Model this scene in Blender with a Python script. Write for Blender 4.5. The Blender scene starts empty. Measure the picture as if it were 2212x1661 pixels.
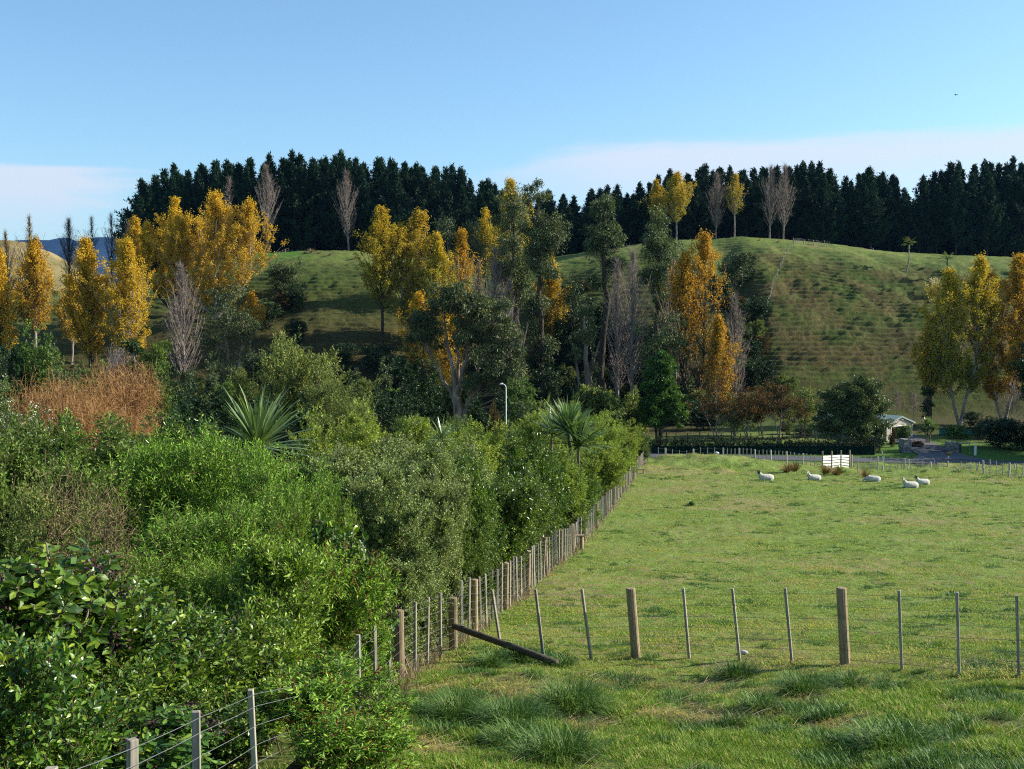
import bpy, math, random
import numpy as np
from mathutils import Vector, Matrix, Euler
R = math.radians
SC = bpy.context.scene
COL = SC.collection

# ------------------------------------------------------------------ camera, sky, sun, exposure
FPX = 2400.0                      # focal length in pixels of a 2212 px wide frame
PITCH = math.atan(140.5 / FPX)    # camera looks slightly down
CZ = 20.0                         # eye height above the datum
cam_d = bpy.data.cameras.new('camera')
cam_d.sensor_width = 36.0
cam_d.lens = 36.0 * FPX / 2212.0
cam_d.clip_start = 0.1
cam_d.clip_end = 60000.0
cam = bpy.data.objects.new('camera', cam_d)
COL.objects.link(cam)
cam.location = (0, 0, CZ)
cam.rotation_euler = (math.pi / 2 - PITCH, 0, 0)
SC.camera = cam

SUN_AZ, SUN_EL = R(80), R(28)     # azimuth clockwise from the view direction (+Y)
world = bpy.data.worlds.new('World')
SC.world = world
world.use_nodes = True
nt = world.node_tree
nt.nodes.clear()
wo = nt.nodes.new('ShaderNodeOutputWorld')
bg = nt.nodes.new('ShaderNodeBackground')
sky = nt.nodes.new('ShaderNodeTexSky')
sky.sky_type = 'NISHITA'
sky.sun_disc = False
sky.sun_elevation = SUN_EL
sky.sun_rotation = SUN_AZ
sky.altitude = 0
sky.air_density = 1.0
sky.dust_density = 0.6
sky.ozone_density = 1.4
bg.inputs[1].default_value = 0.092
# thin low cloud bank, laid out by direction in the sky
tc = nt.nodes.new('ShaderNodeTexCoord')
def wn(t, **k):
    n = nt.nodes.new(t)
    for a, b in k.items():
        setattr(n, a, b)
    return n
def wmath(op, a, b=None, c=None):
    n = wn('ShaderNodeMath', operation=op)
    for i, v in enumerate((a, b, c)):
        if v is None: continue
        if isinstance(v, (int, float)): n.inputs[i].default_value = v
        else: nt.links.new(v, n.inputs[i])
    return n.outputs[0]
def wrange(v, a, b, c=0.0, d=1.0):
    n = wn('ShaderNodeMapRange', interpolation_type='SMOOTHSTEP')
    nt.links.new(v, n.inputs[0])
    for i, q in enumerate((a, b, c, d)): n.inputs[i + 1].default_value = q
    return n.outputs[0]
sep = wn('ShaderNodeSeparateXYZ')
nt.links.new(tc.outputs['Generated'], sep.inputs[0])
az = wmath('ARCTAN2', sep.outputs[0], sep.outputs[1])
el = wmath('ARCSINE', sep.outputs[2])
cmb = wn('ShaderNodeCombineXYZ')
nt.links.new(wmath('MULTIPLY', az, 9.0), cmb.inputs[0])
nt.links.new(wmath('MULTIPLY', el, 60.0), cmb.inputs[1])
nz = wn('ShaderNodeTexNoise')
nz.inputs['Scale'].default_value = 1.0
nz.inputs['Detail'].default_value = 8.0
nz.inputs['Roughness'].default_value = 0.55
nt.links.new(cmb.outputs[0], nz.inputs['Vector'])
nf = nz.outputs[0]
# right bank: top edge climbs to the right; left bank: a short bar
top_r = wmath('ADD', wmath('MULTIPLY', wrange(az, -0.07, 0.09, 0, 1), 0.032), wmath('MULTIPLY', nf, 0.022))
top_r = wmath('ADD', top_r, 0.1265 - 0.011)
mr = wmath('MULTIPLY', wrange(wmath('SUBTRACT', top_r, el), -0.004, 0.014), wrange(wmath('ADD', az, wmath('MULTIPLY', nf, 0.10)), -0.06, 0.16))
mr = wmath('MULTIPLY', mr, wrange(wmath('SUBTRACT', el, wmath('MULTIPLY', nf, 0.07)), 0.04, 0.112))
top_l = wmath('ADD', 0.1235, wmath('MULTIPLY', nf, 0.009))
ml = wmath('MULTIPLY', wrange(wmath('SUBTRACT', top_l, el), -0.001, 0.005), wrange(wmath('ADD', az, wmath('ADD', wmath('MULTIPLY', nf, 0.16), wmath('MULTIPLY', el, -0.9))), -0.315, -0.405))
ml = wmath('MULTIPLY', ml, wrange(el, 0.050, 0.110))
cloud = wmath('MULTIPLY', wmath('MAXIMUM', mr, ml), wmath('ADD', 0.62, wmath('MULTIPLY', nf, 0.35)))
skmul = wn('ShaderNodeMix', data_type='RGBA', blend_type='MULTIPLY')
skmul.inputs[0].default_value = 1.0
nt.links.new(sky.outputs[0], skmul.inputs[6])
skmul.inputs[7].default_value = (0.86, 1.07, 1.16, 1)
cmix = wn('ShaderNodeMix', data_type='RGBA')
nt.links.new(cloud, cmix.inputs[0])
nt.links.new(skmul.outputs[2], cmix.inputs[6])
cmix.inputs[7].default_value = (4.9, 5.1, 5.5, 1)
nt.links.new(cmix.outputs[2], bg.inputs[0])
nt.links.new(bg.outputs[0], wo.inputs[0])

sun_d = bpy.data.lights.new('sun', 'SUN')
sun_d.energy = 5.0
sun_d.angle = R(0.5)
sun_d.color = (1.0, 0.93, 0.80)
sun = bpy.data.objects.new('sun', sun_d)
COL.objects.link(sun)
sdir = Vector((math.sin(SUN_AZ) * math.cos(SUN_EL), math.cos(SUN_AZ) * math.cos(SUN_EL), math.sin(SUN_EL)))
sun.rotation_euler = sdir.to_track_quat('Z', 'Y').to_euler()
sun.location = (60, 0, 80)

vs = SC.view_settings
SC.display_settings.display_device = 'sRGB'
vs.view_transform = 'Standard'
vs.look = 'None'
vs.exposure = 0.9
vs.gamma = 1.0
vs.use_curve_mapping = False
cy = SC.cycles
cy.max_bounces = 6
cy.diffuse_bounces = 2
cy.glossy_bounces = 2
cy.transmission_bounces = 4
cy.transparent_max_bounces = 8
cy.volume_bounces = 0
cy.use_denoising = False
cy.sample_clamp_indirect = 4.0
cy.filter_width = 1.15
cy.caustics_reflective = False
cy.caustics_refractive = False

# ------------------------------------------------------------------ helpers: picture measurements -> places
CP, SP = math.cos(PITCH), math.sin(PITCH)
def W(x, y, D):
    """the point at distance D (along +Y) seen at 2212-wide picture position x, y"""
    u, v = (x - 1106) / FPX, (830.5 - y) / FPX
    dy = CP + v * SP
    dz = -SP + v * CP
    k = D / dy
    return np.array([u * k, D, CZ + dz * k])

def vnoise(x, y, seed=0):
    x = np.asarray(x, float); y = np.asarray(y, float)
    xi = np.floor(x).astype(np.int64); yi = np.floor(y).astype(np.int64)
    fx, fy = x - xi, y - yi
    fx = fx * fx * (3 - 2 * fx); fy = fy * fy * (3 - 2 * fy)
    def h(a, b):
        n = (a * 374761393 + b * 668265263 + seed * 1442695041) & 0xffffffff
        n = ((n ^ (n >> 13)) * 1274126177) & 0xffffffff
        return ((n ^ (n >> 16)) & 0xffff) / 65535.0
    return (h(xi, yi) * (1 - fx) + h(xi + 1, yi) * fx) * (1 - fy) + (h(xi, yi + 1) * (1 - fx) + h(xi + 1, yi + 1) * fx) * fy
def fbm(x, y, seed=0, o=4):
    s, a, t = 0, 1.0, 0
    for i in range(o):
        s = s + a * vnoise(x * 2 ** i, y * 2 ** i, seed + i * 17); t += a; a *= 0.5
    return s / t
def sstep(a, b, x):
    t = np.clip((x - a) / (b - a), 0, 1)
    return t * t * (3 - 2 * t)

# ------------------------------------------------------------------ terrain
PAD_Y = [-30, 0, 4.7, 10.4, 17.5, 21.5, 30, 45, 65, 85, 94, 104, 113, 119, 126, 160, 200]
PAD_H = [-2, 1.75, 3.05, 4.42, 5.85, 6.4, 7.6, 9.35, 11.1, 12.45, 13.0, 13.9, 14.6, 15.6, 17.15, 17.2, 17.2]
_yy = np.arange(-30, 200.01, 0.5)
_hh = np.interp(_yy, PAD_Y, PAD_H)
_k = np.hanning(11); _k /= _k.sum()
_hs = np.convolve(np.pad(_hh, 5, mode='edge'), _k, mode='valid')
VALLEY = CZ - 17.2
CREST_X = [-1500, -300, 0, 200, 300, 420, 540, 600, 690, 770, 900, 1000, 1100, 1210, 1300, 1400, 1500, 1600, 1700, 1800, 1900, 2000, 2212, 2600, 3500]
CREST_Y = [700, 660, 640, 625, 600, 575, 552, 547, 544, 545, 556, 572, 570, 556, 540, 527, 518, 515, 521, 530, 544, 551, 560, 578, 600]
HILL0, HILL1 = 193.0, 284.0
def fence_x(Y):            # the boundary fence between paddock and hedge
    return np.interp(Y, [0, 4.7, 10.4, 18, 20.5, 26, 30, 45, 110, 130], [-2.02, -2.02, -1.95, -1.82, -1.25, -0.35, 0.25, 2.7, 13.3, 16.3])
def hill_mask(X, Y):
    return sstep(HILL0 - 4, HILL0 + 10, Y) * (1 - sstep(285, 292, Y))
def ground(X, Y, fine=True):
    X = np.asarray(X, float); Y = np.asarray(Y, float)
    z = CZ - np.interp(Y, _yy, _hs)
    # slight rise to the right in the near paddock, and a grassy mound by the far end of the hedge
    z = z + 0.05 * np.clip(X - 3, 0, 12) * (1 - sstep(20, 34, Y)) * sstep(6, 14, Y)
    mw = np.exp(-((X - 19.0) / 6.5) ** 2)
    z = z + 0.95 * mw * np.exp(-((Y - 112) / 5.0) ** 2)
    # ditch bank behind the sheep
    z = z - 0.9 * np.exp(-((Y - (101.5 - 0.12 * (X - 30))) / 2.6) ** 2) * sstep(20, 26, X) * (1 - sstep(60, 75, X))
    z = z - 0.75 * sstep(24, 34, X) * sstep(95, 105, Y) * (1 - sstep(112, 120, Y))
    # hedge side drops into a little gully further out
    left = np.clip(fence_x(Y) - X, 0, None)
    z = z - 0.045 * left * sstep(18, 60, Y) * (1 - sstep(100, 125, Y))
    z = np.maximum(z, np.where(Y > 20, VALLEY - 0.6, -99))
    # hill
    a = X / np.maximum(Y, 1.0) * FPX + 1106
    zc = CZ + (690 - np.interp(a, CREST_X, CREST_Y)) / FPX * HILL1
    s = np.clip((Y - HILL0) / (HILL1 - HILL0), 0, 1)
    f = 1 - (1 - s) ** 1.75
    f = f * sstep(0, 0.12, s)
    gul = np.exp(-((a - (1650 - 130 * s)) / 34.0) ** 2) * np.sin(np.pi * np.clip(s, 0, 1)) * 2.8
    gul = gul + np.exp(-((a - 1010) / 120.0) ** 2) * np.sin(np.pi * s) * 5.0
    zh = VALLEY + (zc - VALLEY) * f - gul
    z = np.where(Y > HILL0, zh, z)
    back = sstep(300, 420, Y) * 62
    z = z - np.where(Y > HILL1, back, 0)
    if fine:
        near = 1 - sstep(14, 20, Y)
        n1 = fbm(X / 1.7, Y / 1.7, 3, 3) - 0.5
        n2 = fbm(X / 0.42, Y / 0.42, 9, 2) - 0.5
        flat = 1 - 0.9 * sstep(121, 127, Y) * (1 - sstep(152, 165, Y))
        padm = 1 - sstep(140, 190, Y)
        z = z + flat * padm * (n1 * (0.20 + 0.12 * near) + n2 * (0.09 + 0.06 * near))
        bump = sstep(88, 98, Y) * (1 - sstep(119, 124, Y))
        z = z + bump * (fbm(X / 2.6, Y / 2.2, 31, 3) - 0.5) * 1.1
        hm = hill_mask(X, Y)
        rough = fbm(X / 6.5, Y / 6.5, 5, 4) - 0.5
        z = z + hm * rough * 2.0 * np.sin(np.pi * np.clip(s * 0.9 + 0.08, 0, 1))
        # sheep tracks: terracettes following the contour
        ph = (z - VALLEY) / 0.86 + 2.6 * (fbm(X / 16.0, Y / 16.0, 11, 3) - 0.5) + 0.30 * fbm(X / 3.5, Y / 2.2, 23, 2)
        fr = ph - np.floor(ph)
        saw = np.where(fr < 0.66, 0.5 - fr / 0.66, -0.5 + (fr - 0.66) / 0.34)
        amp = 1.0 * sstep(0.03, 0.16, s) * (1 - 0.75 * sstep(0.45, 0.78, s)) * (0.45 + 0.55 * sstep(1500, 1680, a))
        amp = amp * (0.62 + 0.5 * fbm(X / 11.0, Y / 7.0, 41, 3))
        z = z + hm * saw * amp
        z = z + hm * (fbm(X / 1.3, Y / 1.0, 51, 2) - 0.5) * 0.26
    return z
def gz(x, y):
    return float(ground(np.array([x]), np.array([y]))[0])
def at(x, ytop, D):
    """base point on the ground at picture column x and distance D, and the height needed to reach picture row ytop"""
    p = W(x, ytop, D)
    b = gz(p[0], D)
    return p[0], D, b, p[2] - b

# ------------------------------------------------------------------ helpers: objects
def tag(o, label=None, cat=None, group=None, kind=None):
    if label: o['label'] = label
    if cat: o['category'] = cat
    if group: o['group'] = group
    if kind: o['kind'] = kind
    return o
def empty(name, loc, label=None, cat=None, group=None, rz=0.0):
    o = bpy.data.objects.new(name, None)
    o.empty_display_size = 0.2
    COL.objects.link(o)
    o.location = loc
    o.rotation_euler = (0, 0, rz)
    return tag(o, label, cat, group)
def link(name, me, parent=None, loc=(0, 0, 0), rz=0.0, sc=None, rot=None):
    o = bpy.data.objects.new(name, me)
    COL.objects.link(o)
    o.location = loc
    o.rotation_euler = rot if rot else (0, 0, rz)
    if sc is not None: o.scale = sc if hasattr(sc, '__len__') else (sc, sc, sc)
    if parent: o.parent = parent
    return o

class MB:
    """numpy mesh builder"""
    def __init__(s):
        s.V = []; s.n = 0; s.F = []; s.A = []; s.M = []
    def add(s, v, f, rnd=None, mat=0):
        v = np.asarray(v, np.float32).reshape(-1, 3); f = np.asarray(f, np.int64)
        if len(f) == 0: return
        s.V.append(v); s.F.append(f + s.n); s.n += len(v)
        if rnd is None: rnd = np.full(len(f), 0.5)
        s.A.append(np.broadcast_to(np.asarray(rnd, np.float32), (len(f),)))
        s.M.append(np.full(len(f), mat, np.int32))
    def mesh(s, name, mats, smooth=False):
        me = bpy.data.meshes.new(name)
        if s.n:
            V = np.concatenate(s.V)
            me.vertices.add(len(V)); me.vertices.foreach_set('co', V.ravel())
            loops = np.concatenate([f.ravel() for f in s.F]).astype(np.int32)
            sizes = np.concatenate([np.full(len(f), f.shape[1], np.int32) for f in s.F])
            me.loops.add(len(loops)); me.loops.foreach_set('vertex_index', loops)
            me.polygons.add(len(sizes))
            st = np.concatenate([[0], np.cumsum(sizes)[:-1]]).astype(np.int32)
            me.polygons.foreach_set('loop_start', st)
            me.polygons.foreach_set('material_index', np.concatenate(s.M))
            me.polygons.foreach_set('use_smooth', np.full(len(sizes), smooth))
            at_ = me.attributes.new('rnd', 'FLOAT', 'FACE')
            at_.data.foreach_set('value', np.concatenate(s.A).astype(np.float32))
            me.update(calc_edges=True)
        for m in (mats if isinstance(mats, (list, tuple)) else [mats]):
            me.materials.append(m)
        return me

def norm(v):
    return v / np.maximum(np.linalg.norm(v, axis=-1, keepdims=True), 1e-9)
def runit(rng, n):
    return norm(rng.normal(size=(n, 3)))

def leaves(mb, rng, p, d, L, Wd, rnd, flat=0.6, fold=0.0, shape=4, droop=0.0, mat=0, up=(0, 0, 1)):
    """n leaf faces at p pointing along d"""
    n = len(p)
    d = norm(d)
    L = np.broadcast_to(np.asarray(L, float), (n,))[:, None]
    Wd = np.broadcast_to(np.asarray(Wd, float), (n,))[:, None]
    ref = np.asarray(up) * flat + runit(rng, n) * (1 - flat + 0.15)
    sd = norm(np.cross(d, ref))
    nm = np.cross(sd, d)
    if shape == 4:
        v = np.stack([p, p + d * L * 0.45 + sd * Wd * 0.5 - nm * droop * L * 0.1, p + d * L - nm * droop * L * 0.5, p + d * L * 0.45 - sd * Wd * 0.5 - nm * droop * L * 0.1], 1)
        f = np.arange(n)[:, None] * 4 + np.arange(4)
        mb.add(v, f, rnd, mat)
    elif shape == 5:      # folded leaf: midrib lower than the two sides
        m = p + d * L * 0.5 - nm * fold * Wd
        l = p + d * L * 0.5 + sd * Wd * 0.5
        r = p + d * L * 0.5 - sd * Wd * 0.5
        t = p + d * L - nm * droop * L * 0.35
        v = np.stack([p, l, t, r, m], 1)
        k = np.arange(n)[:, None] * 5
        f = np.concatenate([k + np.array([0, 1, 2, 4]), k + np.array([0, 4, 2, 3])])
        mb.add(v, f, np.concatenate([np.broadcast_to(rnd, (n,))] * 2), mat)
    elif shape == 7:      # obovate folded leaf, rounder towards the tip
        b1 = p + d * L * 0.30; b2 = p + d * L * 0.68 - nm * droop * L * 0.12
        v = np.stack([p, b1 + sd * Wd * 0.34, b2 + sd * Wd * 0.5, p + d * L - nm * droop * L * 0.35, b2 - sd * Wd * 0.5, b1 - sd * Wd * 0.34, p + d * L * 0.55 - nm * (fold * Wd + droop * L * 0.06)], 1)
        k = np.arange(n)[:, None] * 7
        f = np.concatenate([k + np.array([0, 1, 2, 6]), k + np.array([6, 2, 3, 4]), k + np.array([0, 6, 4, 5])])
        mb.add(v, f, np.concatenate([np.broadcast_to(rnd, (n,))] * 3), mat)

def blades(mb, rng, p, d, L, Wd, rnd, bend=0.5, seg=3, mat=0, wob=0.2):
    """curved tapering grass or strap leaves: start upward along d, bend down outward"""
    n = len(p); d = norm(d)
    L = np.broadcast_to(np.asarray(L, float), (n,)); Wd = np.broadcast_to(np.asarray(Wd, float), (n,))
    bend = np.broadcast_to(np.asarray(bend, float), (n,))
    hz = d * np.array([1, 1, 0]); hz = norm(hz + 1e-6)
    sd = norm(np.cross(d, np.array([0, 0, 1.0])) + 1e-6)
    sd = norm(sd + wob * runit(rng, n))
    pts = []; cur = p.copy(); dd = d.copy()
    st = (L / seg)[:, None]
    for i in range(seg + 1):
        pts.append(cur.copy())
        cur = cur + dd * st
        dd = norm(dd + (hz * 0.6 - np.array([0, 0, 1.0])) * (bend[:, None] * (0.5 + i) / seg * 1.2))
    v = []
    for i, q in enumerate(pts[:-1]):
        w = Wd[:, None] * 0.5 * (1.0 if i else 0.8) * (1 - (i / seg) ** 2 * 0.55)
        v += [q - sd * w, q + sd * w]
    v.append(pts[-1])
    m = len(v)
    v = np.stack(v, 1)
    k = np.arange(n)[:, None] * m
    fq = np.concatenate([k + np.array([2 * i, 2 * i + 1, 2 * i + 3, 2 * i + 2]) for i in range(seg - 1)]) if seg > 1 else np.zeros((0, 4), int)
    base = mb.n
    rr = np.broadcast_to(rnd, (n,))
    mb.add(v, fq, np.concatenate([rr] * (seg - 1)), mat)
    ft = k + np.array([2 * seg - 2, 2 * seg - 1, 2 * seg])
    mb.F.append(ft + base); mb.A.append(rr.astype(np.float32)); mb.M.append(np.full(n, mat, np.int32))

def sticks(mb, a, b, ra, rb, k=4, rnd=0.5, mat=0):
    """straight tapered rods from a to b"""
    a = np.asarray(a, float).reshape(-1, 3); b = np.asarray(b, float).reshape(-1, 3)
    n = len(a)
    if n == 0: return
    ra = np.broadcast_to(np.asarray(ra, float), (n,)); rb = np.broadcast_to(np.asarray(rb, float), (n,))
    d = norm(b - a)
    ref = np.where(np.abs(d[:, 2:3]) > 0.9, np.array([[1.0, 0, 0]]), np.array([[0, 0, 1.0]]))
    u = norm(np.cross(d, ref)); w = np.cross(d, u)
    an = np.arange(k) / k * 2 * np.pi
    ring = np.cos(an)[None, :, None] * u[:, None] + np.sin(an)[None, :, None] * w[:, None]
    v = np.concatenate([a[:, None] + ring * ra[:, None, None], b[:, None] + ring * rb[:, None, None]], 1)
    kk = np.arange(n)[:, None] * 2 * k
    f = np.concatenate([kk + np.array([i, (i + 1) % k, k + (i + 1) % k, k + i]) for i in range(k)])
    mb.add(v, f, np.tile(np.broadcast_to(rnd, (n,)), k), mat)

def chain(mb, pts, rad, k=7, mat=0, cap=False, rnd=0.5):
    """one continuous tapered tube through pts"""
    pts = np.asarray(pts, float); rad = np.broadcast_to(np.asarray(rad, float), (len(pts),))
    t = norm(np.gradient(pts, axis=0))
    ref = np.array([0.31, 0.95, 0.05]) if abs(t[:, 2]).mean() > 0.5 else np.array([0.02, 0.05, 1.0])
    u = norm(np.cross(t, ref)); w = np.cross(t, u)
    an = np.arange(k) / k * 2 * np.pi
    v = pts[:, None] + (np.cos(an)[None, :, None] * u[:, None] + np.sin(an)[None, :, None] * w[:, None]) * rad[:, None, None]
    f = []
    for i in range(len(pts) - 1):
        for j in range(k):
            f.append((i * k + j, i * k + (j + 1) % k, (i + 1) * k + (j + 1) % k, (i + 1) * k + j))
    base = mb.n
    mb.add(v, f, rnd, mat)
    if cap:
        e = np.array([[(len(pts) - 1) * k + j for j in range(k)]])
        mb.F.append(e + base); mb.A.append(np.array([rnd], np.float32)); mb.M.append(np.array([mat], np.int32))

def box(mb, c, s, rz=0.0, mat=0, rnd=0.5, top=1.0, lean=(0, 0)):
    """box centred on c in x, y with its base at c[2]; top face scaled by top"""
    x, y, z = s[0] / 2, s[1] / 2, s[2]
    v = np.array([[-x, -y, 0], [x, -y, 0], [x, y, 0], [-x, y, 0], [-x * top, -y * top, z], [x * top, -y * top, z], [x * top, y * top, z], [-x * top, y * top, z]], float)
    v[4:, 0] += lean[0] * z; v[4:, 1] += lean[1] * z
    ca, sa = math.cos(rz), math.sin(rz)
    v[:, :2] = v[:, :2] @ np.array([[ca, sa], [-sa, ca]])
    mb.add(v + np.asarray(c, float), [(3, 2, 1, 0), (4, 5, 6, 7), (0, 1, 5, 4), (1, 2, 6, 5), (2, 3, 7, 6), (3, 0, 4, 7)], rnd, mat)

# ------------------------------------------------------------------ helpers: materials
def newmat(name):
    m = bpy.data.materials.new(name)
    m.use_nodes = True
    m.node_tree.nodes.clear()
    return m, m.node_tree
class NT:
    def __init__(s, t): s.t = t
    def n(s, typ, **k):
        n = s.t.nodes.new(typ)
        for a, b in k.items(): setattr(n, a, b)
        return n
    def l(s, a, b): s.t.links.new(a, b)
    def set(s, sock, v):
        if hasattr(v, 'is_output') or isinstance(v, bpy.types.NodeSocket): s.t.links.new(v, sock)
        else: sock.default_value = v
    def math(s, op, a, b=0.0):
        n = s.n('ShaderNodeMath', operation=op); s.set(n.inputs[0], a); s.set(n.inputs[1], b); return n.outputs[0]
    def noise(s, scale, detail=4.0, vec=None, rough=0.55, dist=0.0):
        n = s.n('ShaderNodeTexNoise')
        n.inputs['Scale'].default_value = scale; n.inputs['Detail'].default_value = detail; n.inputs['Roughness'].default_value = rough; n.inputs['Distortion'].default_value = dist
        if vec is not None: s.l(vec, n.inputs['Vector'])
        return n.outputs[0]
    def ramp(s, fac, stops):
        n = s.n('ShaderNodeValToRGB'); e = n.color_ramp.elements
        while len(e) < len(stops): e.new(0.5)
        for q, (p, c) in zip(e, stops):
            q.position = p; q.color = (c[0], c[1], c[2], 1)
        s.set(n.inputs[0], fac); return n.outputs[0]
    def mix(s, fac, a, b, blend='MIX'):
        n = s.n('ShaderNodeMix', data_type='RGBA', blend_type=blend)
        s.set(n.inputs[0], fac)
        for i, v in ((6, a), (7, b)):
            if isinstance(v, tuple): n.inputs[i].default_value = (v[0], v[1], v[2], 1)
            else: s.l(v, n.inputs[i])
        return n.outputs[2]
    def range(s, v, a, b, c=0.0, d=1.0, smooth=True):
        n = s.n('ShaderNodeMapRange')
        if smooth: n.interpolation_type = 'SMOOTHSTEP'
        s.set(n.inputs[0], v)
        for i, q in enumerate((a, b, c, d)): n.inputs[i + 1].default_value = q
        return n.outputs[0]

def leafmat(name, stops, rough=0.45, spec=0.4, trans=0.3, tcol=(1.25, 1.3, 0.55), ovar=0.18):
    m, t = newmat(name); N = NT(t)
    a = N.n('ShaderNodeAttribute', attribute_name='rnd', attribute_type='GEOMETRY')
    col = N.ramp(a.outputs['Fac'], stops)
    oi = N.n('ShaderNodeObjectInfo')
    hsv = N.n('ShaderNodeHueSaturation')
    N.l(col, hsv.inputs['Color'])
    N.l(N.range(oi.outputs['Random'], 0, 1, 1 - ovar, 1 + ovar, False), hsv.inputs['Value'])
    r2 = N.math('FRACT', N.math('MULTIPLY', oi.outputs['Random'], 7.31))
    N.l(N.range(r2, 0, 1, 0.5 - ovar * 0.07, 0.5 + ovar * 0.07, False), hsv.inputs['Hue'])
    p = N.n('ShaderNodeBsdfPrincipled')
    N.l(hsv.outputs[0], p.inputs['Base Color'])
    p.inputs['Roughness'].default_value = rough
    p.inputs['Specular IOR Level'].default_value = spec
    tr = N.n('ShaderNodeBsdfTranslucent')
    N.l(N.mix(1.0, hsv.outputs[0], tcol, 'MULTIPLY'), tr.inputs['Color'])
    mx = N.n('ShaderNodeMixShader'); mx.inputs[0].default_value = trans
    N.l(p.outputs[0], mx.inputs[1]); N.l(tr.outputs[0], mx.inputs[2])
    o = N.n('ShaderNodeOutputMaterial'); N.l(mx.outputs[0], o.inputs[0])
    return m

def barkmat(name, c1, c2, c3=None, scale=3.0, stretch=0.25, rough=0.85):
    m, t = newmat(name); N = NT(t)
    tc = N.n('ShaderNodeTexCoord'); mp = N.n('ShaderNodeMapping'); mp.inputs['Scale'].default_value = (1, 1, stretch)
    N.l(tc.outputs['Object'], mp.inputs[0])
    f = N.noise(scale, 6, mp.outputs[0], 0.65)
    col = N.ramp(f, [(0.32, c1), (0.52, c2), (0.7, c3 or c2)])
    p = N.n('ShaderNodeBsdfPrincipled'); N.l(col, p.inputs['Base Color']); p.inputs['Roughness'].default_value = rough; p.inputs['Specular IOR Level'].default_value = 0.2
    b = N.n('ShaderNodeBump'); b.inputs['Strength'].default_value = 0.6; b.inputs['Distance'].default_value = 0.02
    N.l(f, b.inputs['Height']); N.l(b.outputs[0], p.inputs['Normal'])
    o = N.n('ShaderNodeOutputMaterial'); N.l(p.outputs[0], o.inputs[0])
    return m

def plain(name, col, rough=0.6, var=0.12, scale=6.0, metal=0.0, bump=0.0, stretch=(1, 1, 1)):
    m, t = newmat(name); N = NT(t)
    tc = N.n('ShaderNodeTexCoord'); mp = N.n('ShaderNodeMapping'); mp.inputs['Scale'].default_value = stretch
    N.l(tc.outputs['Object'], mp.inputs[0])
    f = N.noise(scale, 6, mp.outputs[0], 0.6)
    lo = tuple(c * (1 - var * 2) for c in col); hi = tuple(min(1, c * (1 + var)) for c in col)
    c = N.ramp(f, [(0.3, lo), (0.55, col), (0.75, hi)])
    oi = N.n('ShaderNodeObjectInfo'); h = N.n('ShaderNodeHueSaturation'); N.l(c, h.inputs['Color'])
    N.l(N.range(oi.outputs['Random'], 0, 1, 1 - var, 1 + var, False), h.inputs['Value'])
    p = N.n('ShaderNodeBsdfPrincipled'); N.l(h.outputs[0], p.inputs['Base Color']); p.inputs['Roughness'].default_value = rough; p.inputs['Metallic'].default_value = metal
    if bump:
        b = N.n('ShaderNodeBump'); b.inputs['Strength'].default_value = bump; b.inputs['Distance'].default_value = 0.02
        N.l(f, b.inputs['Height']); N.l(b.outputs[0], p.inputs['Normal'])
    o = N.n('ShaderNodeOutputMaterial'); N.l(p.outputs[0], o.inputs[0])
    return m
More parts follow.
